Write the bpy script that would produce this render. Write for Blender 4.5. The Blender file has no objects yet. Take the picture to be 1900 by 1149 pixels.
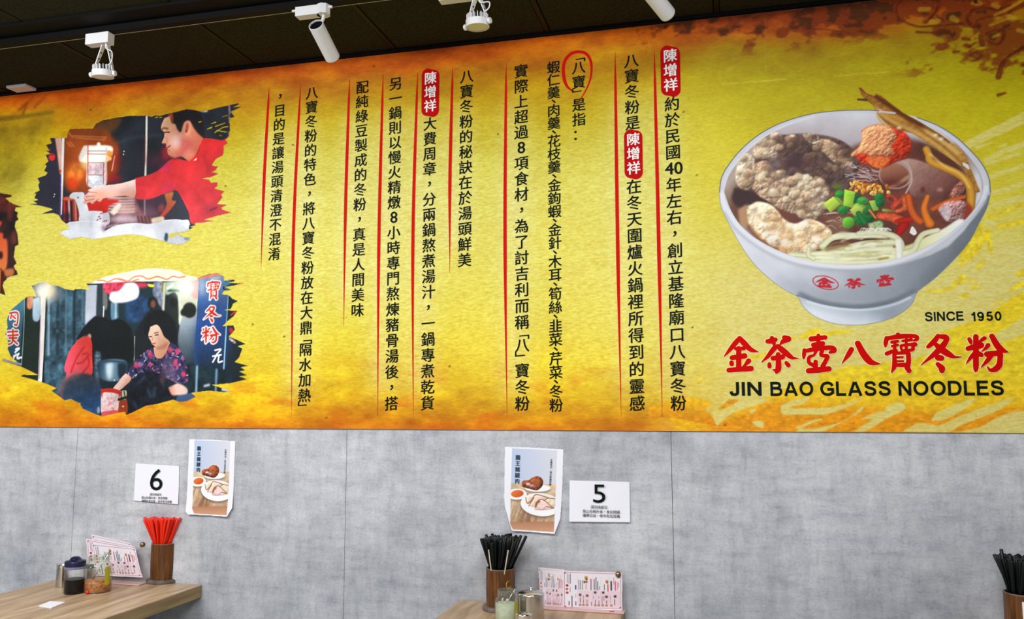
import bpy, bmesh, math, random
import numpy as np
from mathutils import Vector, Matrix

# ------------------------------------------------------------------ camera, world, lights, exposure
PI = math.pi
F_PX, YAW, PITCH, ROLL = 1558.3532, -0.247055254, 0.110282198, -0.00189676
CAM_D, CAM_H = 3.05, 1.472                       # distance to the wall plane (y = 0), eye height
S = bpy.context.scene
COL = S.collection

def _axes():
    cy, sy, cp, sp = math.cos(YAW), math.sin(YAW), math.cos(PITCH), math.sin(PITCH)
    fw = np.array([sy*cp, cy*cp, sp]); rt = np.array([cy, -sy, 0.0]); up = np.cross(rt, fw)
    cr, sr = math.cos(ROLL), math.sin(ROLL)
    return rt*cr+up*sr, -rt*sr+up*cr, fw
RT, UP, FW = _axes()
cam_d = bpy.data.cameras.new('camera'); cam = bpy.data.objects.new('camera', cam_d); COL.objects.link(cam)
cam_d.sensor_width = 36.0; cam_d.lens = F_PX/1900*36.0; cam_d.clip_start = 0.05
cam.matrix_world = Matrix(((RT[0], UP[0], -FW[0], 0), (RT[1], UP[1], -FW[1], -CAM_D), (RT[2], UP[2], -FW[2], CAM_H), (0, 0, 0, 1)))
S.camera = cam
S.view_settings.view_transform = 'Standard'; S.view_settings.look = 'None'
S.view_settings.gamma = 1.0; S.view_settings.use_curve_mapping = False
S.view_settings.exposure = 0.0
w = bpy.data.worlds.new('room_air'); S.world = w; w.use_nodes = True
w.node_tree.nodes['Background'].inputs[0].default_value = (0.86, 0.92, 1.0, 1)
w.node_tree.nodes['Background'].inputs[1].default_value = 0.34

def area(loc, rot, size, size_y, watts, color=(1, 0.97, 0.93)):
    l = bpy.data.lights.new('added_area_light', 'AREA'); l.shape = 'RECTANGLE'; l.size = size; l.size_y = size_y
    l.energy = watts; l.color = color
    o = bpy.data.objects.new('added_area_light', l); COL.objects.link(o); o.location = loc; o.rotation_euler = rot
    return o
# unseen area lights added for presumed ceiling panels, tilted a little to the wall
area((-2.4, -2.0, 2.80), (math.radians(28), 0, 0), 1.2, 0.6, 58, (1, 0.99, 0.985))
area((0.1, -2.0, 2.80), (math.radians(28), 0, 0), 1.2, 0.6, 46, (1, 0.99, 0.985))
area((-4.6, -2.6, 2.80), (math.radians(18), 0, 0), 1.2, 0.6, 38, (1, 0.99, 0.985))
area((-1.2, -4.4, 2.80), (math.radians(38), 0, 0), 2.4, 0.6, 84, (1, 0.99, 0.985))

# ------------------------------------------------------------------ pixel measurements -> room coordinates
def ray(px, py):
    return (px-950)/F_PX*RT - (py-574.5)/F_PX*UP + FW
def on_wall(P):
    P = np.asarray(P, float); d = (P[:, 0:1]-950)/F_PX*RT - (P[:, 1:2]-574.5)/F_PX*UP + FW
    return np.stack([CAM_D*d[:, 0]/d[:, 1], CAM_H+CAM_D*d[:, 2]/d[:, 1]], 1)
def at_y(px, py, y):
    d = ray(px, py); t = (y+CAM_D)/d[1]; return Vector((t*d[0], y, CAM_H+t*d[2]))
def at_z(px, py, z):
    d = ray(px, py); t = (z-CAM_H)/d[2]; return Vector((t*d[0], -CAM_D+t*d[1], z))

MB, MT, CEIL = CAM_H-0.1015, CAM_H+1.4036, CAM_H+1.412     # mural bottom, mural top, ceiling
TABLE = 0.75

# ------------------------------------------------------------------ helpers
def lin(c):
    c = np.asarray(c, float)/255.0
    return np.where(c <= 0.04045, c/12.92, ((c+0.055)/1.055)**2.4)
def tag(o, label=None, cat=None, group=None, kind=None):
    if label: o['label'] = label
    if cat: o['category'] = cat
    if group: o['group'] = group
    if kind: o['kind'] = kind
    return o
def empty(name, loc, rz=0):
    o = bpy.data.objects.new(name, None); COL.objects.link(o); o.location = loc; o.rotation_euler = (0, 0, rz)
    o.empty_display_size = 0.05; return o
def link(name, me, mat, parent=None, loc=(0, 0, 0)):
    if mat and not me.materials: me.materials.append(mat)
    o = bpy.data.objects.new(name, me); COL.objects.link(o); o.location = loc
    if parent: o.parent = parent
    return o
def bm_link(name, bm, mat, parent=None, loc=(0, 0, 0), smooth=False):
    me = bpy.data.meshes.new(name); bm.to_mesh(me); bm.free()
    if smooth:
        for p in me.polygons: p.use_smooth = True
    return link(name, me, mat, parent, loc)
def box(bm, c, s, rot=None, bev=0.0):
    r = bmesh.ops.create_cube(bm, size=1.0); vs = r['verts']
    M = Matrix.Translation(Vector(c)) @ (rot if rot else Matrix.Identity(4)) @ Matrix.Diagonal((s[0], s[1], s[2], 1))
    bmesh.ops.transform(bm, matrix=M, verts=vs)
    if bev:
        es = list({e for v in vs for e in v.link_edges})
        bmesh.ops.bevel(bm, geom=es, offset=bev, segments=2, affect='EDGES', profile=0.5)
def lathe(bm, prof, n=32, M=None, close=True):
    """prof: [(r, z)...] turned about z."""
    rings = []
    for r, z in prof:
        if r < 1e-6:
            v = bm.verts.new((0, 0, z)); rings.append([v])
        else:
            rings.append([bm.verts.new((r*math.cos(2*PI*k/n), r*math.sin(2*PI*k/n), z)) for k in range(n)])
    new = [v for rg in rings for v in rg]
    for a, b in zip(rings, rings[1:]):
        for k in range(n):
            k2 = (k+1) % n
            if len(a) == 1 and len(b) == 1: continue
            if len(a) == 1: f = (a[0], b[k], b[k2])
            elif len(b) == 1: f = (a[k], a[k2], b[0])
            else: f = (a[k], a[k2], b[k2], b[k])
            try: bm.faces.new(f)
            except ValueError: pass
    if M is not None: bmesh.ops.transform(bm, matrix=M, verts=new)
    return new
def tube(bm, pts, r, n=8, caps=True):
    pts = [Vector(p) for p in pts]; rs = r if hasattr(r, '__len__') else [r]*len(pts)
    rings = []; prev = None
    for i, p in enumerate(pts):
        d = (pts[min(i+1, len(pts)-1)]-pts[max(i-1, 0)]).normalized()
        ref = prev if prev else (Vector((0, 0, 1)) if abs(d.z) < 0.9 else Vector((1, 0, 0)))
        a = (ref-d*ref.dot(d)).normalized(); b = d.cross(a); prev = a
        rings.append([bm.verts.new(p+(a*math.cos(2*PI*k/n)+b*math.sin(2*PI*k/n))*rs[i]) for k in range(n)])
    for A, B in zip(rings, rings[1:]):
        for k in range(n): bm.faces.new((A[k], A[(k+1) % n], B[(k+1) % n], B[k]))
    if caps:
        bm.faces.new(rings[0][::-1]); bm.faces.new(rings[-1])
def axis_matrix(p, d):
    q = Vector((0, 0, 1)).rotation_difference(Vector(d).normalized())
    return Matrix.Translation(Vector(p)) @ q.to_matrix().to_4x4()
def spline(P, n=6):
    P = np.asarray(P, float)
    if len(P) < 3: 
        t = np.linspace(0, 1, n+1)[:, None]; return P[0]*(1-t)+P[-1]*t
    out = []
    Q = np.vstack([2*P[0]-P[1], P, 2*P[-1]-P[-2]])
    for i in range(1, len(Q)-2):
        for t in np.linspace(0, 1, n, endpoint=False):
            a, b, c, d = Q[i-1], Q[i], Q[i+1], Q[i+2]
            out.append(0.5*((2*b)+(c-a)*t+(2*a-5*b+4*c-d)*t*t+(-a+3*b-3*c+d)*t**3))
    out.append(P[-1]); return np.array(out)

# ------------------------------------------------------------------ materials
def mat(name, color, rough=0.5, metal=0.0, noise=None, bump=None, spec=0.5, trans=0.0, ior=1.45, coat=0.0):
    """noise = (scale, other colour, detail, stretch); bump = (scale, strength)."""
    m = bpy.data.materials.new(name); m.use_nodes = True; nt = m.node_tree; b = nt.nodes['Principled BSDF']
    c = tuple(lin(color))+(1,)
    b.inputs['Base Color'].default_value = c; b.inputs['Roughness'].default_value = rough
    b.inputs['Metallic'].default_value = metal; b.inputs['Specular IOR Level'].default_value = spec
    b.inputs['Transmission Weight'].default_value = trans; b.inputs['IOR'].default_value = ior
    b.inputs['Coat Weight'].default_value = coat
    tc = nt.nodes.new('ShaderNodeTexCoord'); mp = nt.nodes.new('ShaderNodeMapping'); nt.links.new(tc.outputs['Object'], mp.inputs[0])
    if noise:
        sc, c2, det, st = noise
        mp.inputs['Scale'].default_value = st
        n = nt.nodes.new('ShaderNodeTexNoise'); n.inputs['Scale'].default_value = sc; n.inputs['Detail'].default_value = det
        nt.links.new(mp.outputs[0], n.inputs['Vector'])
        r = nt.nodes.new('ShaderNodeValToRGB'); r.color_ramp.elements[0].position = 0.35; r.color_ramp.elements[1].position = 0.68
        r.color_ramp.elements[0].color = c; r.color_ramp.elements[1].color = tuple(lin(c2))+(1,)
        nt.links.new(n.outputs['Fac'], r.inputs[0]); nt.links.new(r.outputs[0], b.inputs['Base Color'])
    if bump:
        n2 = nt.nodes.new('ShaderNodeTexNoise'); n2.inputs['Scale'].default_value = bump[0]; n2.inputs['Detail'].default_value = 4
        nt.links.new(tc.outputs['Object'], n2.inputs['Vector'])
        bp = nt.nodes.new('ShaderNodeBump'); bp.inputs['Strength'].default_value = bump[1]; bp.inputs['Distance'].default_value = 0.002
        nt.links.new(n2.outputs['Fac'], bp.inputs['Height']); nt.links.new(bp.outputs[0], b.inputs['Normal'])
    return m

def print_mat(name, rough=0.5, grain=0.0, spec=0.3):
    """ink colours stored on the sheet's points, with the fine fibre grain of the printed paper pattern."""
    m = bpy.data.materials.new(name); m.use_nodes = True; nt = m.node_tree; b = nt.nodes['Principled BSDF']
    a = nt.nodes.new('ShaderNodeAttribute'); a.attribute_name = 'ink'
    b.inputs['Roughness'].default_value = rough; b.inputs['Specular IOR Level'].default_value = spec
    if grain:
        tc = nt.nodes.new('ShaderNodeTexCoord'); mp = nt.nodes.new('ShaderNodeMapping'); nt.links.new(tc.outputs['Object'], mp.inputs[0])
        mp.inputs['Scale'].default_value = (1.0, 1.0, 2.6)
        n = nt.nodes.new('ShaderNodeTexNoise'); n.inputs['Scale'].default_value = 70; n.inputs['Detail'].default_value = 5
        nt.links.new(mp.outputs[0], n.inputs['Vector'])
        r = nt.nodes.new('ShaderNodeValToRGB'); r.color_ramp.elements[0].position = 0.30; r.color_ramp.elements[1].position = 0.62
        lo = 1-grain; r.color_ramp.elements[0].color = (lo, lo*0.90, lo*0.55, 1); r.color_ramp.elements[1].color = (1, 1, 1, 1)
        nt.links.new(n.outputs['Fac'], r.inputs[0])
        mx = nt.nodes.new('ShaderNodeMix'); mx.data_type = 'RGBA'; mx.blend_type = 'MULTIPLY'; mx.inputs[0].default_value = 1.0
        nt.links.new(a.outputs['Color'], mx.inputs[6]); nt.links.new(r.outputs[0], mx.inputs[7])
        nt.links.new(mx.outputs[2], b.inputs['Base Color'])
    else:
        nt.links.new(a.outputs['Color'], b.inputs['Base Color'])
    return m

def concrete_mat():
    m = bpy.data.materials.new('grey_cement_look_laminate'); m.use_nodes = True; nt = m.node_tree; b = nt.nodes['Principled BSDF']
    L = nt.links; N = nt.nodes.new
    g = N('ShaderNodeNewGeometry')
    def noise(sc, det, rough, st=(1, 1, 1), dist=0.0):
        mp = N('ShaderNodeMapping'); mp.inputs['Scale'].default_value = st; L.new(g.outputs['Position'], mp.inputs[0])
        n = N('ShaderNodeTexNoise'); n.inputs['Scale'].default_value = sc; n.inputs['Detail'].default_value = det
        n.inputs['Roughness'].default_value = rough; n.inputs['Distortion'].default_value = dist
        L.new(mp.outputs[0], n.inputs['Vector']); return n.outputs['Fac']
    def ramp(src, els):
        r = N('ShaderNodeValToRGB')
        while len(r.color_ramp.elements) < len(els): r.color_ramp.elements.new(0.5)
        for e, (p, c) in zip(r.color_ramp.elements, els): e.position = p; e.color = tuple(lin(c))+(1,)
        L.new(src, r.inputs[0]); return r.outputs[0]
    def mix(f, a, bb, mode='MIX'):
        x = N('ShaderNodeMix'); x.data_type = 'RGBA'; x.blend_type = mode
        if isinstance(f, float): x.inputs[0].default_value = f
        else: L.new(f, x.inputs[0])
        L.new(a, x.inputs[6]); L.new(bb, x.inputs[7]); return x.outputs[2]
    big = ramp(noise(2.3, 8, 0.62, (1, 1, 0.9), 0.1), [(0.32, (166, 170, 177)), (0.45, (194, 197, 203)), (0.57, (211, 214, 219)), (0.70, (225, 227, 231))])
    hor = ramp(noise(9, 9, 0.72, (0.8, 1, 3.0)), [(0.30, (206, 207, 212)), (0.47, (240, 241, 242)), (0.62, (255, 255, 255))])
    ver = ramp(noise(9, 9, 0.72, (3.0, 1, 0.8)), [(0.30, (214, 215, 219)), (0.47, (243, 243, 244)), (0.62, (255, 255, 255))])
    fine = ramp(noise(90, 3, 0.6, (1, 1, 1.6)), [(0.30, (228, 228, 229)), (0.52, (252, 252, 252)), (0.8, (255, 255, 255))])
    c = mix(0.9, big, hor, 'MULTIPLY'); c = mix(0.9, c, ver, 'MULTIPLY'); c = mix(0.8, c, fine, 'MULTIPLY')
    L.new(c, b.inputs['Base Color']); b.inputs['Roughness'].default_value = 0.55; b.inputs['Specular IOR Level'].default_value = 0.3
    return m

def wood_mat(name, c1, c2, c3, st, rough=0.4):
    m = bpy.data.materials.new(name); m.use_nodes = True; nt = m.node_tree; b = nt.nodes['Principled BSDF']
    tc = nt.nodes.new('ShaderNodeTexCoord'); mp = nt.nodes.new('ShaderNodeMapping'); mp.inputs['Scale'].default_value = st
    nt.links.new(tc.outputs['Object'], mp.inputs[0])
    n = nt.nodes.new('ShaderNodeTexNoise'); n.inputs['Scale'].default_value = 6; n.inputs['Detail'].default_value = 6; n.inputs['Distortion'].default_value = 0.6
    nt.links.new(mp.outputs[0], n.inputs['Vector'])
    r = nt.nodes.new('ShaderNodeValToRGB'); r.color_ramp.elements.new(0.5)
    for e, (p, c) in zip(r.color_ramp.elements, [(0.3, c1), (0.5, c2), (0.7, c3)]): e.position = p; e.color = tuple(lin(c))+(1,)
    nt.links.new(n.outputs['Fac'], r.inputs[0]); nt.links.new(r.outputs[0], b.inputs['Base Color'])
    b.inputs['Roughness'].default_value = rough
    return m

def glass_mat(name, tint=(246, 249, 247), rough=0.02, alpha=0.02):
    """thin glass: mostly clear with a glossy skin."""
    m = bpy.data.materials.new(name); m.use_nodes = True; nt = m.node_tree; nt.nodes.remove(nt.nodes['Principled BSDF'])
    out = nt.nodes['Material Output']; tr = nt.nodes.new('ShaderNodeBsdfTransparent'); gl = nt.nodes.new('ShaderNodeBsdfGlossy')
    df = nt.nodes.new('ShaderNodeBsdfDiffuse'); df.inputs[0].default_value = tuple(lin(tint))+(1,)
    tr.inputs[0].default_value = tuple(lin(tint))+(1,); gl.inputs['Roughness'].default_value = rough
    lw = nt.nodes.new('ShaderNodeLayerWeight'); pw = nt.nodes.new('ShaderNodeMath'); pw.operation = 'POWER'; pw.inputs[1].default_value = 3.0
    nt.links.new(lw.outputs['Facing'], pw.inputs[0]); fr = nt.nodes.new('ShaderNodeMath'); fr.operation = 'MULTIPLY_ADD'; fr.inputs[1].default_value = 0.6; fr.inputs[2].default_value = 0.022
    nt.links.new(pw.outputs[0], fr.inputs[0])
    m1 = nt.nodes.new('ShaderNodeMixShader'); m1.inputs[0].default_value = alpha; nt.links.new(tr.outputs[0], m1.inputs[1]); nt.links.new(df.outputs[0], m1.inputs[2])
    m2 = nt.nodes.new('ShaderNodeMixShader'); nt.links.new(fr.outputs[0], m2.inputs[0]); nt.links.new(m1.outputs[0], m2.inputs[1]); nt.links.new(gl.outputs[0], m2.inputs[2])
    nt.links.new(m2.outputs[0], out.inputs[0]); return m

M_CONC = concrete_mat()
M_CEIL = mat('black_olive_ceiling_tile', (58, 56, 38), 0.95, noise=(140, (42, 41, 30), 3, (1, 1, 1)), bump=(180, 0.4), spec=0.08)
M_GRID = mat('black_ceiling_grid', (12, 12, 14), 0.7, spec=0.15)
M_SEAM = mat('dark_seam_backing', (120, 122, 128), 0.8)
M_RAIL = mat('black_track_aluminium', (9, 9, 11), 0.6, spec=0.12)
M_RAILG = mat('grey_track_lip', (150, 146, 120), 0.4)
M_FLOOR = mat('grey_floor', (120, 118, 114), 0.6, noise=(4, (105, 103, 100), 4, (1, 1, 1)))
M_WHITE = mat('white_lamp_enamel', (226, 226, 228), 0.35)
M_LENS = mat('frosted_lamp_lens', (225, 215, 190), 0.3)
M_DARK = mat('black_fin_metal', (28, 30, 40), 0.5, 0.4)
M_PAPER = mat('white_paper', (236, 238, 246), 0.7, spec=0.2)
M_INK = mat('black_print_ink', (14, 24, 20), 0.6, spec=0.08)
M_RED = mat('red_print_ink', (204, 14, 10), 0.6, spec=0.08)
M_BADGE = mat('dark_red_badge_ink', (186, 2, 8), 0.6, spec=0.08)
M_LOGO = mat('logo_red_ink', (204, 0, 0), 0.6, spec=0.08)
M_CREAM = mat('cream_outline_ink', (244, 238, 168), 0.5, spec=0.3)
M_BWHITE = mat('white_badge_lettering', (236, 236, 232), 0.5, spec=0.3)
M_EDGE = mat('pale_mural_board_edge', (196, 190, 160), 0.5)
M_WOOD = wood_mat('light_oak_laminate', (150, 122, 90), (184, 156, 122), (206, 182, 150), (5, 0.55, 5))
M_WOODE = wood_mat('oak_edge_band', (138, 112, 66), (160, 132, 82), (176, 148, 98), (5, 0.55, 9))
M_STEEL = mat('brushed_steel', (205, 202, 198), 0.22, 1.0)
M_CHROME = mat('polished_steel', (225, 224, 222), 0.12, 1.0)
M_BAMBOO = wood_mat('brown_stained_bamboo', (56, 30, 8), (92, 54, 18), (124, 78, 32), (14, 14, 1.2), 0.35)
M_BBASE = mat('worn_grey_brown_base', (112, 100, 92), 0.5, noise=(30, (84, 74, 68), 3, (1, 1, 1)))
M_REDC = mat('red_melamine', (232, 42, 12), 0.4)
M_BLKC = mat('black_melamine', (9, 12, 13), 0.35, spec=0.3)
M_PALEC = mat('pale_stick_edge', (205, 195, 170), 0.6)
M_NAVY = mat('navy_plastic', (26, 30, 62), 0.25)
M_SOY = mat('dark_soy_sauce', (8, 8, 9), 0.3, spec=0.1)
M_GLASS = glass_mat('clear_glass', (238, 243, 236), 0.03, 0.055)
M_GLASS2 = glass_mat('thin_bottle_glass', (250, 251, 250), 0.03, 0.004)
M_ACRYL = glass_mat('clear_acrylic', (250, 249, 249), 0.08, 0.05)
M_CHILI = mat('chilli_flakes_in_oil', (150, 62, 8), 0.3, noise=(120, (222, 140, 30), 3, (1, 1, 1)))
M_PASTE = mat('pale_garlic_paste', (200, 202, 186), 0.6, noise=(60, (182, 184, 160), 3, (1, 1, 1)))
M_YELL = mat('yellow_plastic_tag', (176, 168, 30), 0.5)
M_BRONZE = mat('bronze_ball', (150, 128, 96), 0.25, 0.9)
M_PINKB = mat('translucent_pink_acrylic_base', (214, 176, 172), 0.25)
M_REDTAB = mat('red_sticker', (214, 60, 50), 0.5)
M_GOLD = mat('gold_print', (196, 160, 50), 0.4, 0.3)
M_LEG = mat('black_table_leg', (24, 24, 24), 0.5)
M_PRINT = print_mat('mural_print', 0.5, 0.10, 0.15)
M_PHOTO = print_mat('photo_print', 0.5, 0.0, 0.15)
M_SHEET = print_mat('sheet_print', 0.55)

# ------------------------------------------------------------------ printed pictures: a small painter of flat ink
RNG = np.random.default_rng(7)
def up_noise(h, w, cell_y, cell_x, rng):
    gy, gx = int(h/cell_y)+3, int(w/cell_x)+3
    g = rng.random((gy, gx)); y = np.arange(h)/cell_y; x = np.arange(w)/cell_x
    y0 = y.astype(int); x0 = x.astype(int); ty = (y-y0); tx = (x-x0); ty = ty*ty*(3-2*ty); tx = tx*tx*(3-2*tx)
    a = g[np.ix_(y0, x0)]; b = g[np.ix_(y0, x0+1)]; c = g[np.ix_(y0+1, x0)]; d = g[np.ix_(y0+1, x0+1)]
    tx = tx[None, :]; ty = ty[:, None]
    return (a*(1-tx)+b*tx)*(1-ty)+(c*(1-tx)+d*tx)*ty
def fbm(h, w, cell, octs=4, sx=1.0, seed=None):
    rng = np.random.default_rng(seed) if seed is not None else RNG
    o = np.zeros((h, w)); a = 1.0; s = 0
    for k in range(octs):
        c = max(cell/2**k, 1.01); o += a*up_noise(h, w, c, max(c*sx, 1.01), rng); s += a; a *= 0.55
    return o/s
def blur(a, r):
    r = max(int(round(r)), 0)
    if r == 0: return a
    for _ in range(2):
        for ax in (0, 1):
            p = np.pad(a, [(r+1, r) if i == ax else (0, 0) for i in (0, 1)], mode='edge')
            c = np.cumsum(p, axis=ax)
            n = a.shape[ax]
            a = (np.take(c, range(2*r+1, 2*r+1+n), axis=ax)-np.take(c, range(0, n), axis=ax))/(2*r+1)
    return a

class Canvas:
    def __init__(s, u0, u1, v0, v1, res, fn):
        """u right, v up, metres on the sheet; fn maps traced points to (u, v)."""
        s.u0, s.v1, s.res, s.fn = u0, v1, res, fn
        s.w = int((u1-u0)/res)+1; s.h = int((v1-v0)/res)+1
        s.c = np.zeros((s.h, s.w, 3)); s.a = np.zeros((s.h, s.w)); s.O = (0, 0, 1.0)
    def frame(s, ox, oy, sc): s.O = (ox, oy, sc)
    def pt(s, P):
        P = np.asarray(P, float); ox, oy, sc = s.O
        q = s.fn(np.stack([P[:, 0]/sc+ox, P[:, 1]/sc+oy], 1))
        return np.stack([(q[:, 0]-s.u0)/s.res, (s.v1-q[:, 1])/s.res], 1)
    def unit(s, p=None):
        p = p if p is not None else (0, 0)
        a = s.pt([p, (p[0]+10, p[1])]); return np.hypot(*(a[1]-a[0]))/10
    def _bb(s, P, m):
        x0 = max(int(P[:, 0].min()-m), 0); x1 = min(int(P[:, 0].max()+m)+2, s.w)
        y0 = max(int(P[:, 1].min()-m), 0); y1 = min(int(P[:, 1].max()+m)+2, s.h)
        return x0, x1, y0, y1
    def mask_poly(s, pts, smooth=True, soft=0.0, ss=2):
        P = s.pt(pts)
        if smooth: P = spline(np.vstack([P, P[:1]]), 4)[:-1]
        m = soft*2.2+2; x0, x1, y0, y1 = s._bb(P, m)
        if x1 <= x0 or y1 <= y0: return None
        h, w_ = (y1-y0)*ss, (x1-x0)*ss
        yy = (np.arange(h)+0.5)/ss+y0-0.5; xx = (np.arange(w_)+0.5)/ss+x0-0.5
        ins = np.zeros((h, w_), bool)
        Q = np.roll(P, -1, 0)
        for (ax, ay), (bx, by) in zip(P, Q):
            if ay == by: continue
            lo, hi = (ay, by) if ay < by else (by, ay)
            i0, i1 = np.searchsorted(yy, lo), np.searchsorted(yy, hi)
            if i1 <= i0: continue
            xc = ax+(yy[i0:i1]-ay)*(bx-ax)/(by-ay)
            ins[i0:i1] ^= xx[None, :] < xc[:, None]
        m_ = ins.reshape(y1-y0, ss, x1-x0, ss).mean((1, 3))
        if soft: m_ = blur(m_, soft)
        return (x0, x1, y0, y1), m_
    def mask_stroke(s, pts, r, soft=0.0, n=6, round_=None):
        pts = np.asarray(pts, float)
        if pts.shape[1] == 2:
            rr = np.linspace(r[0], r[1], len(pts)) if hasattr(r, '__len__') else np.full(len(pts), float(r))
            pts = np.column_stack([pts, rr])
        sp = spline(pts, n) if len(pts) > 2 else spline(pts, 1)
        P = s.pt(sp[:, :2]); R = np.maximum(sp[:, 2]*s.unit(sp[0, :2]), 0.25)
        m = R.max()+soft*2.2+2; x0, x1, y0, y1 = s._bb(P, m)
        if x1 <= x0 or y1 <= y0: return None
        X, Y = np.meshgrid(np.arange(x0, x1), np.arange(y0, y1))
        best = np.full(X.shape, -1e9); rel = np.ones(X.shape)
        for (a, b, ra, rb) in zip(P[:-1], P[1:], R[:-1], R[1:]):
            d = b-a; L = d@d
            t = np.clip(((X-a[0])*d[0]+(Y-a[1])*d[1])/L, 0, 1) if L > 1e-9 else np.zeros(X.shape)
            ds = np.hypot(X-a[0]-t*d[0], Y-a[1]-t*d[1]); r_ = ra+(rb-ra)*t
            v = r_-ds; k = v > best; best = np.where(k, v, best); rel = np.where(k, ds/np.maximum(r_, 1e-3), rel)
        m_ = np.clip(best+0.5, 0, 1)
        if soft: m_ = blur(m_, soft)
        return (x0, x1, y0, y1), m_, rel
    def put(s, bb, m, col, alpha=1.0, grad=None, tex=None, emb=None, shade=None, clip=None):
        x0, x1, y0, y1 = bb
        C = np.ones(m.shape+(3,))*np.asarray(col, float)/255
        if grad is not None:                       # (p0, c0, p1, c1)
            p0, c0, p1, c1 = grad; A = s.pt([p0, p1]); d = A[1]-A[0]
            X, Y = np.meshgrid(np.arange(x0, x1), np.arange(y0, y1))
            t = np.clip(((X-A[0, 0])*d[0]+(Y-A[0, 1])*d[1])/(d@d), 0, 1)[..., None]
            C = (np.asarray(c0, float)*(1-t)+np.asarray(c1, float)*t)/255
        if tex is not None:                        # (cell, amplitude, stretch)
            n = fbm(m.shape[0], m.shape[1], max(tex[0]*s.unit(), 1.5), 4, tex[2] if len(tex) > 2 else 1)
            C = C*(1+(n[..., None]-0.5)*2*tex[1])
        if emb is not None:                        # (radius, amplitude, noise cell, noise amount): printed relief of lumpy food
            rad, amp, nc, na = emb; r_ = max(rad*s.unit(), 1)
            hgt = blur(m, r_)*r_
            if na: hgt = hgt+fbm(m.shape[0], m.shape[1], max(nc*s.unit(), 2), 4)*na*nc*s.unit()
            gy, gx = np.gradient(hgt)
            C = C*(1+amp*np.clip(gx*0.6+gy*0.8, -1.2, 1.2))[..., None]
        if shade is not None: C = C*shade[..., None]
        A_ = (m*alpha)
        if clip is not None: A_ = A_*clip[y0:y1, x0:x1]
        A_ = A_[..., None]
        s.c[y0:y1, x0:x1] = s.c[y0:y1, x0:x1]*(1-A_)+np.clip(C, 0, 1)*A_
    def poly(s, pts, col, alpha=1.0, soft=0.0, smooth=True, clip=None, **k):
        r = s.mask_poly(pts, smooth, soft*s.unit())
        if r: s.put(r[0], r[1], col, alpha, clip=clip, **k)
    def ell(s, cx, cy, rx, ry, col, ang=0, **k):
        t = np.linspace(0, 2*PI, 17)[:-1]; ca, sa = math.cos(ang), math.sin(ang)
        s.poly([(cx+rx*math.cos(a)*ca-ry*math.sin(a)*sa, cy+rx*math.cos(a)*sa+ry*math.sin(a)*ca) for a in t], col, **k)
    def stroke(s, pts, r, col, alpha=1.0, soft=0.0, round_=0.0, clip=None, **k):
        q = s.mask_stroke(pts, r, soft*s.unit())
        if q:
            sh = None
            if round_: sh = 1-round_*np.clip(q[2], 0, 1)**2
            s.put(q[0], q[1], col, alpha, shade=sh, clip=clip, **k)
    def mesh(s, name, y, mat_, parent, mask=None, thr=0.02, warp=None):
        if mask is None: mask = np.ones((s.h, s.w))
        keep = mask > thr
        q = keep[:-1, :-1] | keep[1:, :-1] | keep[:-1, 1:] | keep[1:, 1:]
        used = np.zeros((s.h, s.w), bool)
        used[:-1, :-1] |= q; used[1:, :-1] |= q; used[:-1, 1:] |= q; used[1:, 1:] |= q
        idx = -np.ones((s.h, s.w), int); idx[used] = np.arange(used.sum())
        r, c = np.nonzero(used)
        co = np.stack([s.u0+c*s.res, np.full(len(c), y), s.v1-r*s.res], 1)
        if warp is not None: co = warp(co)
        fr, fc = np.nonzero(q)
        f = np.stack([idx[fr+1, fc], idx[fr+1, fc+1], idx[fr, fc+1], idx[fr, fc]], 1)
        me = bpy.data.meshes.new(name); nf = len(f)
        me.vertices.add(len(co)); me.vertices.foreach_set('co', co.astype(np.float32).ravel())
        me.loops.add(nf*4); me.loops.foreach_set('vertex_index', f.astype(np.int32).ravel())
        me.polygons.add(nf); me.polygons.foreach_set('loop_start', np.arange(0, nf*4, 4, dtype=np.int32))
        me.update(calc_edges=True)
        at = me.color_attributes.new('ink', 'FLOAT_COLOR', 'POINT')
        rgba = np.ones((len(co), 4), np.float32); rgba[:, :3] = lin(np.clip(s.c[used], 0, 1)*255)
        at.data.foreach_set('color', rgba.ravel())
        me.polygons.foreach_set('use_smooth', np.ones(nf, bool))
        return link(name, me, mat_, parent)

def Q(t): return [tuple(float(v) for v in p.split(',')) for p in t.split()]
# ------------------------------------------------------------------ room shell
def tile_box(name, x0, x1, y0, y1, z0, z1, m, parent, bev=0.0, loc=None):
    bm = bmesh.new(); box(bm, ((x0+x1)/2, (y0+y1)/2, (z0+z1)/2), (x1-x0, y1-y0, z1-z0), bev=bev)
    return bm_link(name, bm, m, parent)
XL, XR, YB = -6.2, 3.4, -6.4
wall = tile_box('wall_back', XL, XR, 0.014, 0.12, 0, CEIL+0.1, M_SEAM, None); tag(wall, kind='structure')
x = -0.19-1.244*5
while x < XR:
    tile_box('wall_panel', x+0.0008, min(x+1.244-0.0008, XR), 0.0, 0.0135, 0.0, MB-0.001, M_CONC, wall, bev=0.0006); x += 1.244
floor = tile_box('floor', XL, XR, YB, 0.12, -0.1, 0.0, M_FLOOR, None); tag(floor, kind='structure')
ceil = tile_box('ceiling', XL, XR, YB, 0.0135, CEIL+0.014, CEIL+0.06, M_GRID, None); tag(ceil, kind='structure')
YT = -0.52                                        # joint between the two tile rows, under the track
tl = None
rows = [(-0.024, YT+0.006)] + [(YT-0.006-0.605*k, YT-0.006-0.605*(k+1)+0.010) for k in range(9)]
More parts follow.
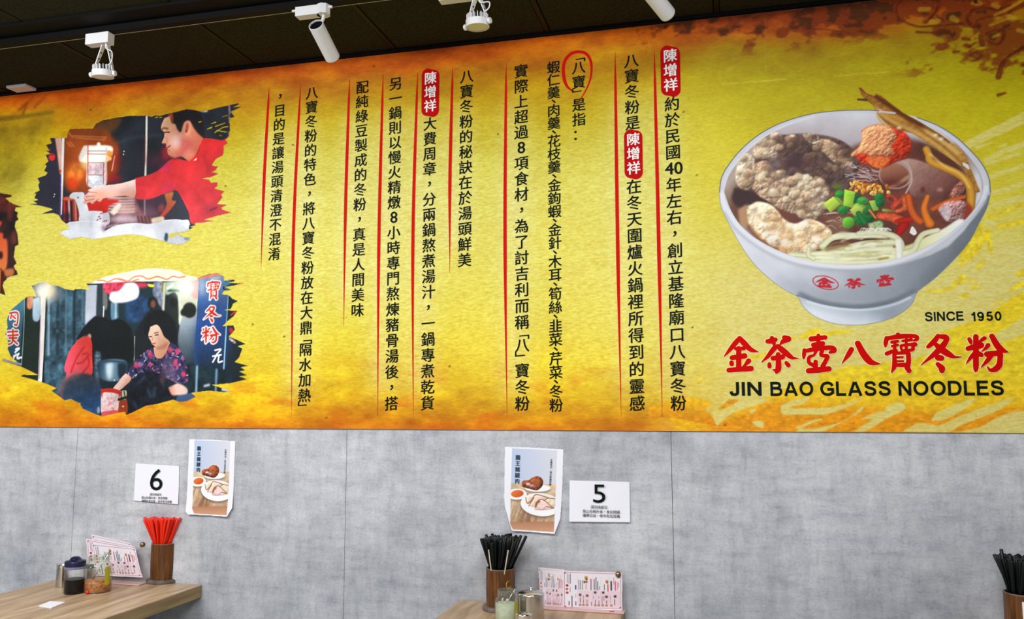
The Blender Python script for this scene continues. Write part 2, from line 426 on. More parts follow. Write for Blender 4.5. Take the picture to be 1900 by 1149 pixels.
for (ya, yb) in rows:
    x = -1.88-0.63*7
    while x < XR:
        tile_box('ceiling_tile', x+0.012, min(x+0.63-0.012, XR), yb, ya, CEIL+0.004, CEIL+0.0135, M_CEIL, ceil, bev=0.002)
        x += 0.63
bm = bmesh.new()
x = -1.88-0.63*7
M_TBAR = mat('dark_olive_t_bar', (34, 32, 20), 0.6, spec=0.2)
while x < XR:
    box(bm, (x, (YB-0.024)/2, CEIL+0.0035), (0.018, -YB-0.03, 0.003)); x += 0.63
tb = bm_link('ceiling_grid_bars', bm, M_TBAR, ceil)
bm = bmesh.new(); box(bm, ((XL+XR)/2, -0.012, CEIL-0.001), (XR-XL, 0.022, 0.012))
tr1 = bm_link('trim_1', bm, M_GRID, None); tag(tr1, kind='structure')

# ------------------------------------------------------------------ mural: one printed board, its print in flat parts
X0, X1 = -3.62, 1.5
mural = tile_box('wall_mural', -5.6, 3.2, -0.006, 0.0, MB, MT, M_EDGE, None)
tag(mural, 'long yellow printed mural with vertical Chinese text, two photos and a noodle bowl', 'mural')

bg = Canvas(X0, X1, MB+0.0005, MT-0.0005, 0.004, on_wall)
H, W = bg.h, bg.w
V = np.linspace(0, 1, H)[:, None]*np.ones((1, W))          # 0 top .. 1 bottom
UX = (bg.u0+np.arange(W)*bg.res)[None, :]*np.ones((H, 1))
def keyed(v, keys):
    ks = [k for k, _ in keys]; return np.stack([np.interp(v, ks, [c[i] for _, c in keys]) for i in range(3)], -1)
n1 = fbm(H, W, 90, 5, 1.6, 3); n2 = fbm(H, W, 26, 4, 2.2, 5); n3 = fbm(H, W, 9, 3, 2.0, 9)
Vn = np.clip(V+(n1-0.5)*0.07+(n2-0.5)*0.04, 0, 1)
leftc = keyed(Vn, [(0, (204, 88, 4)), (0.025, (208, 98, 5)), (0.06, (200, 130, 6)), (0.14, (198, 160, 6)), (0.21, (203, 184, 34)), (0.29, (212, 205, 74)), (0.40, (222, 216, 100)),
                   (0.60, (226, 218, 96)), (0.73, (228, 216, 76)), (0.86, (234, 206, 42)), (0.92, (230, 188, 26)), (0.965, (226, 160, 16)), (1.0, (216, 128, 14))])
rightc = keyed(Vn, [(0, (150, 58, 6)), (0.045, (176, 84, 6)), (0.09, (166, 132, 4)), (0.14, (170, 154, 4)), (0.22, (184, 172, 8)), (0.32, (204, 194, 26)), (0.46, (220, 210, 74)),
                    (0.64, (224, 216, 128)), (0.8, (224, 215, 130)), (1.0, (224, 210, 118))])
t = np.clip((UX+0.34)/0.42, 0, 1); t = (t*t*(3-2*t))[..., None]
bg.c = (leftc*(1-t)+rightc*t)/255
amp = (np.exp(-((V-0.0)/0.13)**2)+np.exp(-((V-1.0)/0.14)**2)*(1-t[..., 0])+0.10)[..., None]
bg.c *= 1+amp*((n2[..., None]-0.5)*np.array([0.35, 0.6, 0.9])+(n3[..., None]-0.5)*np.array([0.25, 0.4, 0.7]))
nb = fbm(H, W, 14, 4, 2.4, 31); ob = np.clip((nb-0.56)*7, 0, 1)*np.clip((V-0.80)/0.17, 0, 1)*(1-t[..., 0])
bg.c = bg.c*(1-ob[..., None]*0.6)+np.array([214, 104, 10])/255*ob[..., None]*0.6
wn = blur(RNG.random((H, W)), 0); wn = (wn+np.roll(wn, 1, 1)+np.roll(wn, 2, 1)+np.roll(wn, 3, 1)+np.roll(wn, 4, 1)*0.6)/4.6-0.5
fib = wn[..., None]*np.array([0.10, 0.20, 0.55])*(1-0.6*t)
# pale glow printed round each text column
def strip(pts, r, soft, col, alpha): bg.stroke(pts, r, col, alpha=alpha, soft=soft)
for (xa, ya, xb, yb) in [(506, 190, 498, 480), (568, 180, 553, 760), (661, 165, 650, 590), (724, 160, 712, 755), (787, 150, 780, 755), (853, 150, 848, 490),
                         (954, 140, 956, 760), (1158, 130, 1168, 760), (1232, 120, 1245, 760)]:
    strip([(xa, ya+60), (xb, yb-40)], 20, 16, (232, 232, 184), 0.62)
strip([(1074, 260), (1080, 700)], 30, 40, (246, 236, 150), 0.25)
# paler centre patches
bg.ell(900, 620, 60, 90, (250, 236, 120), alpha=0.3, soft=30); bg.ell(1100, 560, 50, 130, (248, 236, 130), alpha=0.35, soft=35)
bg.ell(1320, 250, 45, 110, (244, 228, 90), alpha=0.45, soft=30)
# olive green stall roof picture at the far left
m = bg.mask_poly(Q('-60,230 60,215 110,205 95,235 75,250 60,300 40,350 20,370 0,378 -300,380 -300,240'), True, 10)
if m: bg.put(m[0], m[1], (150, 132, 20), 0.62, tex=(26, 0.45, 1.4))
bg.stroke([(-80, 228), (20, 220), (100, 209)], (5, 2), (92, 80, 14), alpha=0.6, soft=1.5)
for a in [((38, 205), (64, 182)), ((66, 200), (88, 178)), ((45, 212), (52, 190))]: bg.stroke(a, (2.5, 1.5), (120, 62, 10), alpha=0.6, soft=1)
for k in range(60):
    px, py = RNG.uniform(0, 95), RNG.uniform(225, 370)
    if py > 370-px*1.4+10: continue
    bg.ell(px, py, RNG.uniform(3, 9), RNG.uniform(2, 5), (190, 168, 40) if k % 3 else (108, 96, 16), alpha=0.4, soft=2, ang=RNG.uniform(-0.8, 0.2))
for a in [((0, 370), (60, 318), (95, 290)), ((0, 352), (50, 335)), ((10, 378), (75, 352))]: bg.stroke(a, (3, 1), (226, 208, 84), alpha=0.35, soft=2)
# dark brown scribbles along the top right
vis = (UX > -0.32)
dens = np.exp(-(V/0.075)**2)*np.clip((UX+0.34)/0.25, 0, 1)*1.0
corner = np.exp(-(V/0.20)**2)*np.clip((UX-0.50)/0.30, 0, 1)
ns = fbm(H, W, 22, 4, 1.8, 21); ns2 = fbm(H, W, 7, 3, 1.5, 22)
mk = np.clip((np.maximum(dens, corner*0.95)*1.0+(ns-0.5)*1.5+(ns2-0.5)*1.3-0.42)*5, 0, 1)*vis*np.clip(np.maximum(dens, corner)*4-0.4, 0, 1)
bg.c = bg.c*(1-mk[..., None]*0.8)+np.array([120, 46, 6])/255*mk[..., None]*0.8
mk2 = np.clip((np.maximum(dens, corner*0.8)+(ns2-0.5)*2.0+(ns-0.5)*0.8-0.86)*6, 0, 1)*vis*np.clip(np.maximum(dens, corner)*4-0.8, 0, 1)
bg.c = bg.c*(1-mk2[..., None]*0.6)+np.array([50, 30, 8])/255*mk2[..., None]*0.6
DB, LB = (96, 30, 4), (200, 164, 40)
bg.frame(1700, 0, 5.745)
for p, r in [(Q('-160,20 -215,80 -190,200 -110,250 10,290 120,290 300,275 500,258'), (12, 12)), (Q('0,350 120,355 340,352'), (16, 5)),
             (Q('600,110 545,180 545,240 600,285 650,278'), (16, 30)), (Q('230,0 210,120 100,250'), (18, 12)), (Q('210,170 290,235'), (16, 10)),
             (Q('930,350 920,420 860,480 780,460 770,440'), (24, 10)), (Q('500,420 560,430'), (26, 20)), (Q('1149,520 1040,570 940,650 890,740 870,830'), (12, 34)),
             (Q('620,110 700,90 860,110 1000,60'), (16, 14)), (Q('640,230 720,200 860,170 960,150'), (14, 8)), (Q('980,140 1149,50'), (20, 30)),
             (Q('740,365 830,330 930,320'), (18, 8)), (Q('680,400 700,480'), (26, 30)), (Q('400,560 450,560'), (22, 16)), (Q('580,600 650,630'), (24, 18)),
             (Q('870,1020 940,1000'), (22, 14)), (Q('1130,700 1200,720'), (20, 22)), (Q('560,510 620,470'), (14, 10))]:
    bg.stroke(p, r, DB, alpha=0.72, soft=3, tex=(40, 0.5))
for p, r in [(Q('590,45 640,20 690,45 660,60 600,55'), (14, 10)), (Q('820,60 860,80'), (30, 30)), (Q('830,170 960,110 1149,0'), (16, 18)), (Q('990,190 1020,210'), (34, 34)),
             (Q('780,280 1000,200 1060,210'), (14, 18)), (Q('590,420 660,360'), (12, 12)), (Q('820,400 870,380'), (20, 20)), (Q('40,110 130,105'), (30, 26)), (Q('160,240 230,230'), (30, 26)), (Q('380,200 430,230'), (34, 24)), (Q('1080,330 1149,350'), (24, 24))]:
    bg.stroke(p, r, LB, alpha=0.55, soft=5)
bg.ell(625, 25, 26, 20, (48, 18, 6), alpha=0.9, soft=2)
bg.frame(1340, 0, 3.3786)
for p, r in [(Q('290,98 360,92 480,75'), (3, 3)), (Q('520,188 640,190 760,205 830,225'), (5, 2)), (Q('700,60 760,85 800,110'), (7, 3)), (Q('430,150 480,100 600,70'), (3, 3))]:
    bg.stroke(p, r, (98, 34, 4), alpha=0.7, soft=1)
bg.stroke(Q('0,532 260,512 400,500'), (3, 2), (240, 226, 120), alpha=0.5, soft=2); bg.stroke(Q('700,482 900,465 1060,456'), (3, 2), (240, 226, 120), alpha=0.5, soft=2)
bg.stroke(Q('268,120 285,1140'), 1.6, (200, 176, 50), alpha=0.35, soft=1)
# brush streaks at the right
PALE = (224, 216, 134)
bg.frame(1600, 220, 3.0233)
for p, r in [(Q('590,150 700,95 800,50 960,-30'), (26, 34)), (Q('640,165 720,140'), (12, 5)), (Q('690,240 780,190 860,165 960,120'), (14, 20)), (Q('700,260 790,225 870,200'), (10, 12)),
             (Q('720,330 800,300 900,270 960,240'), (16, 8)), (Q('730,420 830,390 960,350'), (14, 16)), (Q('700,500 800,470 960,440'), (12, 22)), (Q('770,160 800,150'), 8),
             (Q('640,620 700,590 740,600'), (26, 12)), (Q('600,700 680,670'), (18, 12)), (Q('760,700 840,650'), (10, 6))]:
    bg.stroke(p, r, PALE, alpha=0.8, soft=1.5)
bg.poly(Q('980,760 960,900 860,930 800,960 700,1010 600,1050 480,1060 380,1020 420,960 560,900 640,800 720,740 840,700'), PALE, alpha=0.9, soft=3)
YEL = (238, 214, 42); OR_ = (242, 182, 26)
for p, r in [(Q('660,610 620,690 560,760'), (22, 30)), (Q('700,560 760,540 900,480'), (10, 8)), (Q('360,970 480,960 560,890'), (5, 16)), (Q('560,1000 580,990'), 14), (Q('620,950 640,945'), 12),
             (Q('720,1045 780,1030'), 5), (Q('560,920 620,910'), 8), (Q('640,840 680,800'), (12, 8)), (Q('700,650 720,760'), (18, 8)), (Q('540,820 620,760 700,640'), (12, 20)), (Q('830,960 900,930'), (10, 20)), (Q('860,880 920,860'), (10, 30)), (Q('760,610 860,590 960,560'), (10, 18))]:
    bg.stroke(p, r, YEL, alpha=0.85, soft=2, tex=(20, 0.25))
bg.frame(1300, 560, 3.1667)
def streak(p, c=YEL, c2=OR_, g=None, sm=True, al=0.95):
    bg.poly(Q(p), c, alpha=al, soft=1.2, smooth=sm, grad=g if g else ((0, 380), c, (0, 760), c2), tex=(16, 0.16, 1.6))
streak('-60,470 90,420 200,360 330,312 410,296 440,300 300,345 120,400 0,462')
streak('580,205 640,165 700,160 720,180 780,170 890,172 880,182 760,200 700,215 640,212 600,222')
streak('530,210 560,205 550,230')
streak('420,545 520,500 650,480 700,455 690,420 760,410 830,388 900,360 1000,350 1100,355 1290,325 1330,230 1400,182 1550,130 1700,60 1900,-60 2100,-60 2100,200 1960,420 2050,640 1850,640 1700,700 1560,765 700,770 640,765 560,762 -100,765 -160,640 0,640 100,690 160,650')
streak('-300,620 -100,560 60,590 30,640 120,730 -60,700 -200,680 -300,690', g=((0, 580), (240, 190, 30), (0, 760), (214, 120, 16)))
bg.poly(Q('-20,765 160,690 420,585 560,600 900,620 1500,650 1900,620 1800,765'), (226, 128, 14), alpha=0.55, soft=22, tex=(14, 0.35, 1.8))
for p in ['70,660 170,640 230,590 420,572 200,650 130,700 95,728', '120,600 160,575 225,572 180,605 130,628', '470,612 560,572 640,560 600,600 520,622 740,622 850,600 950,560 880,610 740,660 600,662 482,662',
          '640,720 720,690 680,690 600,720 560,745 700,740 860,690 940,620 960,612 930,650 830,710 700,765 560,765', '935,692 1000,662 1085,635 1085,620 1140,596 1195,600 1190,640 1100,680 1010,740 940,768 900,765 960,722 1010,690',
          '1350,700 1380,655 1440,625 1530,590 1615,568 1560,620 1440,690', '1180,765 1230,735 1290,712 1400,724 1500,680 1660,620 1840,562 1740,640 1620,690 1520,730 1440,765',
          '1500,765 1640,735 1720,690 1840,648 1960,660 1960,765', '300,700 360,700 370,740 320,730', '860,380 940,375 1000,350 930,340', '1330,330 1420,300 1400,270 1300,290', '1720,200 1850,120 1960,60 1960,150 1860,210 1740,240',
          '1010,300 1100,270 1290,215 1320,215 1250,300 1100,330', '280,640 330,625 300,660']:
    bg.poly(Q(p), PALE, alpha=0.93, soft=1.0)
bg.poly(Q('105,630 160,580 225,574 190,604 130,630'), (232, 160, 28), alpha=0.9, soft=1, tex=(12, 0.3))
bg.frame(1260, 560, 2.969)
for k in range(220):
    px, py = RNG.uniform(0, 1900), RNG.uniform(420, 700)
    bg.ell(px, py, RNG.uniform(1.5, 4), RNG.uniform(1, 2), (170, 84, 10), alpha=0.35, ang=-0.3)
# small stains over the print
bg.frame(0, 0, 1)
for px, py in [(695, 124), (1268, 209), (545, 270), (170, 205), (607, 775), (529, 625), (835, 680), (90, 316), (420, 346), (470, 602), (1345, 789), (925, 250), (1293, 326), (1285, 608)]:
    bg.ell(px, py, 2.2, 1.6, (86, 46, 8), alpha=0.8)
for k in range(700):
    px, py = RNG.uniform(-60, 1300), RNG.choice([RNG.uniform(100, 300), RNG.uniform(640, 800)])
    bg.stroke([(px, py), (px+RNG.uniform(2, 7), py+RNG.uniform(-1.5, 1.5))], 0.7, (196, 110, 12), alpha=0.35)
bg.c = np.clip(bg.c*(1+fib), 0, 1)
bg.mesh('print_background', -0.0066, M_PRINT, mural)
def sub_canvas(px0, px1, py0, py1, res):
    c = on_wall([(px0, py0), (px1, py0), (px0, py1), (px1, py1)])
    cv = Canvas(c[:, 0].min(), c[:, 0].max(), max(c[:, 1].min(), MB+0.002), c[:, 1].max(), res, on_wall)
    r = np.clip((bg.v1-(cv.v1-np.arange(cv.h)*cv.res))/bg.res, 0, H-1.001); k = np.clip((cv.u0+np.arange(cv.w)*cv.res-bg.u0)/bg.res, 0, W-1.001)
    r0, k0 = r.astype(int), k.astype(int); tr = (r-r0)[:, None, None]; tk = (k-k0)[None, :, None]
    cv.c = (bg.c[np.ix_(r0, k0)]*(1-tk)+bg.c[np.ix_(r0, k0+1)]*tk)*(1-tr)+(bg.c[np.ix_(r0+1, k0)]*(1-tk)+bg.c[np.ix_(r0+1, k0+1)]*tk)*tr
    return cv

# brush lettering shared by the logo, the bowl and the stall sign: strokes as (x, y, radius)
def T(t): return [tuple(float(v) for v in p.split(',')) for p in t.split()]
GLY = {
 'jin': ['285,192,26 230,255,30 160,340,22 92,420,4', '288,192,28 340,250,34 410,320,30 450,342,24 522,362,3', '238,322,20 340,318,24', '275,320,30 275,560,32', '190,435,28 350,412,32',
         '185,498,27 187,515,27', '400,475,30 360,520,18 318,556,5', '150,592,28 290,580,30 430,570,32'],
 'cha': ['640,230,27 680,225,32 735,208,26', '692,190,26 700,225,26 716,252,24', '850,182,28 900,200,33 840,225,28 800,262,12', '735,300,30 690,355,28 640,420,22 562,492,4', '765,290,26 830,345,36 920,418,28 960,440,16 1028,442,3',
         '705,442,28 825,425,30', '770,395,28 774,560,34 755,600,28 745,630,8', '705,585,7 750,600,22', '660,515,22 662,545,24', '872,500,22 898,530,26'],
 'hu': ['1185,200,30 1360,180,26', '1275,155,20 1275,280,26', '1215,275,28 1330,255,27', '1100,340,22 1095,400,22 1090,440,12', '1110,350,22 1280,320,28 1440,310,27 1470,345,30 1420,368,16',
        '1245,350,20 1220,400,14 1160,430,20 1158,495,22 1210,530,22', '1320,350,24 1310,405,20 1385,415,24 1375,460,24 1330,540,26', '1240,485,24 1240,570,28', '1150,600,30 1280,588,34 1408,575,30'],
 'ba': ['1690,330,28 1650,400,26 1570,508,3', '1770,255,32 1830,370,38 1890,450,40 1945,495,32 2054,515,4'],
 'bao': ['300,190,24 288,250,24 285,292,12', '300,195,22 460,168,28 655,165,22 678,200,22 640,222,9', '440,140,20 470,172,26', '365,240,18 440,228,16', '368,290,14 440,275,14', '300,385,22 360,360,22 420,345,18',
         '405,235,16 398,350,20', '500,225,14 610,210,18', '480,285,16 560,272,16 655,268,26', '545,190,14 545,320,18', '478,300,14 500,342,14 620,335,20 628,290,18', '395,395,22 398,470,24 395,545,26 362,620,6',
         '400,382,18 560,368,20', '570,385,26 575,470,26 565,545,26', '410,432,12 500,427,11', '410,482,12 505,478,11', '410,528,20 560,525,26', '555,560,28 578,598,28'],
 'dong': ['945,160,22 900,225,28 830,290,22 806,305,8', '945,165,20 1040,180,32 1045,225,28 985,310,34 900,390,28 820,455,16 730,528,3', '915,268,24 1000,340,38 1090,398,32 1150,425,16 1245,426,3',
          '945,435,34 985,440,32', '940,515,22 990,565,34 992,598,28'],
 'fen': ['1420,170,28 1420,400,30 1420,560,28 1414,612,6', '1322,320,26 1480,278,36', '1337,200,20 1352,235,20 1360,262,8', '1528,190,22 1490,215,18 1455,245,8', '1408,372,22 1350,440,18 1297,512,3', '1450,375,22 1485,400,26',
         '1572,278,24 1545,315,18 1492,358,4', '1620,165,28 1680,270,34 1740,335,32 1830,368,3', '1560,392,32 1640,382,30 1715,385,32 1722,450,28 1710,530,32 1660,580,30 1600,592,18 1565,550,6', '1615,400,26 1560,475,22 1485,555,4'],
}
GBOX = {'jin': (92, 162, 522, 622), 'cha': (562, 155, 1028, 632), 'hu': (1070, 135, 1500, 630), 'ba': (1570, 225, 2054, 520), 'bao': (265, 122, 700, 628), 'dong': (730, 138, 1245, 624), 'fen': (1295, 140, 1830, 612)}
def glyph_in(cv, key, cx, cy, w_, h_, col, extra=0.0, skx=0.0, sky=0.0, alpha=1.0):
    x0, y0, x1, y1 = GBOX[key]; s_ = (w_/(x1-x0)+h_/(y1-y0))/2
    for st in GLY[key]:
        pts = []
        for (x, y, r) in T(st):
            u, v = (x-(x0+x1)/2)*w_/(x1-x0), (y-(y0+y1)/2)*h_/(y1-y0)
            pts.append((cx+u+v*skx, cy+v+u*sky, r*s_+extra))
        cv.stroke(pts, 1, col, alpha=alpha)

def photo_grain(cv, a, fine):
    h, w_ = cv.c.shape[:2]; g = fbm(h, w_, 46, 5)[..., None]-0.5; f = RNG.random((h, w_, 1))-0.5; f = (f+np.roll(f, 1, 0)+np.roll(f, 1, 1))/3
    cv.c = np.clip(cv.c*(1+2*a*g)+fine*f, 0, 1)
def glow(cv, x, y, r, col, alpha=1.0):
    for k, a in ((2.2, 0.35), (1.5, 0.5), (1.0, 1.0)): cv.ell(x, y, r*k, r*k, col, alpha=alpha*a, soft=r*0.25*k)

# ---- photograph 1: man in red behind the steaming pots
c1 = sub_canvas(50, 455, 185, 460, 0.0021); c1.frame(0, 180, 3.958)
OUT1 = Q('375,305 440,305 500,305 508,262 525,240 600,238 690,236 715,200 760,178 870,155 960,143 1085,142 1120,150 1150,138 1180,145 1230,130 1300,115 1375,95 1420,97 1480,112 1540,100 1600,85 1690,65 1755,50 1762,58 1715,82 1785,74 1700,112 1728,150 1690,160 1695,250 1690,290 1662,318 1678,345 1650,360 1645,430 1590,460 1563,500 1570,512 1608,512 1590,540 1560,556 1612,566 1560,590 1490,602 1540,612 1560,635 1602,628 1605,655 1580,675 1655,697 1630,720 1640,740 1600,790 1675,797 1630,815 1640,830 1702,853 1600,875 1500,905 1585,915 1440,930 1440,945 1400,955 1422,962 1395,980 1370,990 1310,1000 1340,1030 1404,1040 1395,1055 1350,1080 1300,1088 1240,1070 1150,1045 1060,1020 970,1010 900,1015 800,1030 700,1045 600,1030 520,1045 450,1005 470,985 530,970 490,965 520,955 460,905 440,870 400,855 316,860 398,830 380,820 300,800 222,790 282,785 255,768 290,760 262,745 275,715 258,710 300,690 290,650 300,630 284,600 345,578 358,560 332,545 352,510 338,500 365,475 345,430 378,420 345,395 372,400 348,355 390,345')
am = np.zeros((c1.h, c1.w)); bb, mm = c1.mask_poly(OUT1, False); am[bb[2]:bb[3], bb[0]:bb[1]] = mm
for p, r in [(Q('1530,240 1560,228'), (3, 6)), (Q('1585,265 1640,230 1680,222'), (4, 4)), (Q('1590,220 1660,195'), (4, 3)), (Q('1560,200 1590,190'), (3, 5)), (Q('1600,250 1670,262'), (4, 3)), (Q('1468,188 1485,185'), 4), (Q('1150,155 1165,152'), 4), (Q('1180,155 1195,153'), 3), (Q('1640,150 1680,138'), (2, 3)), (Q('1620,285 1635,290'), 2)]:
    q = c1.mask_stroke(p, r); b = q[0]; am[b[2]:b[3], b[0]:b[1]] *= 1-q[1]
k = dict(clip=am)
c1.poly(Q('0,0 1900,0 1900,1148 0,1148'), (40, 40, 54), smooth=False, **k)
c1.poly(Q('700,140 1700,40 1700,360 1400,520 1000,640 820,640 800,300'), (30, 36, 44), soft=8, tex=(120, 0.35), **k)
c1.stroke(Q('820,360 1000,300 1190,285'), 6, (66, 72, 82), alpha=0.6, soft=8, **k)
c1.poly(Q('480,300 540,235 760,235 830,300 880,380 870,560 760,660 560,720 470,600'), (150, 62, 16), soft=14, **k)
c1.poly(Q('500,250 530,235 770,235 800,300 560,318'), (128, 56, 18), soft=5, **k)
c1.poly(Q('700,236 720,195 800,165 900,150 840,260'), (104, 62, 26), alpha=0.8, soft=14, **k)
for p in ['510,262 545,305', '545,290 790,300', '560,305 780,318', '520,330 555,370', '500,335 530,370']: c1.stroke(Q(p), 3, (222, 140, 80), alpha=0.8, soft=1.5, **k)
c1.ell(560, 560, 62, 70, (232, 124, 40), soft=20, tex=(40, 0.4), **k); c1.ell(545, 640, 40, 45, (226, 66, 18), soft=14, **k); c1.ell(600, 420, 60, 90, (190, 90, 30), alpha=0.7, soft=24, **k)
c1.ell(640, 480, 40, 60, (246, 214, 140), alpha=0.8, soft=14, **k)
c1.poly(Q('618,372 640,360 820,362 832,420 790,440 785,650 650,652 648,470 600,480 588,440'), (232, 226, 214), soft=4, **k)
c1.poly(Q('660,365 810,368 812,400 660,402'), (250, 250, 238), soft=3, **k); c1.poly(Q('640,425 790,425 790,482 610,482'), (250, 250, 226), soft=3, **k); c1.ell(733, 352, 14, 16, (255, 252, 244), soft=3, **k)
c1.poly(Q('655,490 775,490 770,570 655,572'), (214, 190, 196), soft=3, tex=(18, 0.3), **k); c1.poly(Q('655,580 772,580 768,660 655,655'), (206, 212, 222), soft=3, tex=(14, 0.3), **k)
for p in ['655,400 810,400', '650,422 800,424', '655,486 775,486', '655,576 770,576']: c1.stroke(Q(p), 3, (150, 112, 104), alpha=0.8, **k)
c1.stroke(Q('655,360 652,650'), 4, (180, 60, 60), alpha=0.7, **k); c1.stroke(Q('790,380 785,640'), 5, (228, 196, 190), **k); c1.stroke(Q('770,490 768,640'), 3, (190, 60, 80), **k)
c1.stroke(Q('868,370 850,470 832,540'), 8, (180, 50, 36), alpha=0.8, soft=3, **k); c1.stroke(Q('850,440 830,545'), 4, (240, 170, 150), **k); c1.ell(815, 420, 22, 20, (240, 150, 60), soft=4, **k); c1.ell(810, 455, 20, 16, (244, 190, 120), soft=4, **k)
c1.ell(850, 600, 50, 36, (150, 22, 40), alpha=0.8, soft=14, **k); c1.ell(880, 480, 30, 60, (110, 20, 28), alpha=0.5, soft=16, **k)
c1.ell(390, 445, 24, 28, (200, 44, 40), soft=3, tex=(10, 0.5), **k); c1.ell(375, 390, 12, 12, (120, 30, 50), soft=3, **k)
c1.poly(Q('412,305 462,305 472,545 448,560 430,420'), (188, 120, 86), soft=2, grad=((412, 0), (120, 44, 30), (470, 0), (206, 168, 150)), **k)
c1.stroke(Q('418,310 452,548'), 3, (214, 130, 120), **k); c1.ell(460, 548, 18, 10, (190, 44, 24), soft=3, **k)
c1.stroke(Q('473,305 468,540 460,860'), (9, 6), (236, 228, 224), **k); c1.stroke(Q('456,580 452,880'), 4, (90, 70, 150), **k)
c1.stroke(Q('1085,142 1082,380 1076,580'), 7, (222, 222, 208), **k); c1.stroke(Q('1073,300 1070,480'), 6, (150, 40, 40), alpha=0.5, soft=4, **k)
for x, y in [(918, 403), (915, 425), (410, 718), (405, 735)]: c1.ell(x, y, 5, 5, (220, 220, 216), soft=1, **k)
c1.ell(1230, 420, 40, 50, (190, 28, 44), alpha=0.8, soft=14, **k); c1.ell(1150, 470, 70, 60, (90, 36, 56), alpha=0.6, soft=24, **k)
# stall behind the arm
c1.poly(Q('600,700 1320,690 1440,930 1380,950 600,950'), (120, 74, 80), soft=8, tex=(60, 0.5), **k)
c1.poly(Q('1000,740 1320,690 1440,940 1180,900 1060,860'), (66, 48, 62), soft=6, **k)
for y in (742, 762, 782, 802, 824, 846): c1.stroke([(800, y), (900, y+4), (995, y)], 4, (238, 218, 204), alpha=0.85, soft=1.5, **k)
c1.poly(Q('650,785 720,755 850,758 880,770 810,800 790,850 700,842 650,830'), (196, 32, 24), soft=2, **k)
c1.poly(Q('815,850 870,790 900,800 850,870'), (236, 220, 206), soft=3, **k)
c1.ell(940, 830, 70, 30, (210, 176, 168), alpha=0.8, soft=14, **k); c1.ell(920, 900, 110, 26, (204, 190, 200), alpha=0.85, soft=12, **k); c1.ell(1100, 860, 80, 40, (150, 100, 116), alpha=0.6, soft=18, **k)
c1.poly(Q('1320,690 1345,720 1440,945 1290,915 1200,880 1160,800 1240,740 1280,695'), (52, 54, 66), soft=3, **k)
c1.poly(Q('1215,715 1280,700 1270,760 1300,770 1260,830 1200,890 1180,880 1230,800'), (196, 96, 52), soft=3, grad=((1270, 700), (196, 120, 66), (1200, 890), (196, 60, 56)), **k)
c1.ell(1190, 820, 22, 34, (150, 60, 70), soft=6, ang=0.4, **k); c1.stroke(Q('1070,750 1072,880'), 4, (200, 170, 180), alpha=0.8, soft=1.5, **k)
for x in range(1020, 1190, 26): c1.stroke([(x, 880), (x+12, 930)], 5, (236, 226, 214) if x % 2 else (70, 40, 44), alpha=0.8, soft=2, **k)
c1.poly(Q('1120,895 1200,880 1210,910 1130,930'), (228, 210, 180), soft=3, **k)
# canisters and crockery
c1.poly(Q('468,745 520,735 575,750 600,900 560,915 470,920'), (60, 26, 40), **k)
for x, c in [(480, (214, 40, 30)), (500, (120, 16, 24)), (515, (240, 200, 190)), (530, (40, 24, 40)), (548, (210, 60, 30)), (562, (236, 150, 110)), (580, (170, 24, 20))]: c1.stroke([(x, 762), (x+6, 905)], 7, c, alpha=0.9, soft=2, **k)
c1.ell(510, 750, 44, 14, (226, 96, 60), soft=3, **k); c1.ell(500, 880, 26, 34, (30, 26, 44), alpha=0.8, soft=8, **k)
WH = (222, 226, 234)
c1.poly(Q('520,725 545,705 580,702 625,708 630,760 650,800 655,850 600,900 585,830 560,760 525,745'), WH, **k); c1.ell(582, 742, 6, 8, (170, 90, 60), soft=1, **k)
c1.poly(Q('595,850 650,840 750,842 762,860 755,925 600,925'), WH, **k); c1.poly(Q('762,858 808,856 812,930 765,940'), (206, 200, 212), **k)
for x, y in [(735, 882), (745, 895), (752, 860), (775, 915), (790, 912), (725, 905)]: c1.ell(x, y, 9, 4, (150, 24, 44), ang=-0.5, **k)
# bowls along the bottom edge
c1.poly(Q('430,1060 430,960 505,930 600,915 780,930 775,985 860,945 1000,928 1100,935 1200,915 1280,905 1350,907 1398,918 1400,1060 1300,1120 430,1120'), WH, **k)
c1.stroke(Q('770,990 790,960 870,938'), 4, (170, 160, 178), soft=2, **k); c1.stroke(Q('515,925 640,915 770,930'), 3, (240, 244, 250), **k); c1.stroke(Q('1200,912 1300,905 1395,920'), 3, (246, 250, 255), **k)
c1.ell(770, 965, 16, 22, (120, 60, 80), alpha=0.6, soft=8, **k)
c1.poly(Q('1222,1000 1242,1010 1236,1062 1214,1050'), (50, 78, 96), soft=1.5, **k); c1.ell(1380, 1045, 22, 12, (120, 170, 190), soft=4, **k)
for p, r in [(Q('1260,1015 1310,1005 1360,1000'), (8, 3)), (Q('1250,1030 1300,1022'), (6, 3))]: c1.stroke(p, r, (236, 218, 60), **k)
c1.poly(Q('1396,945 1440,940 1424,962 1398,975'), (36, 40, 50), **k)
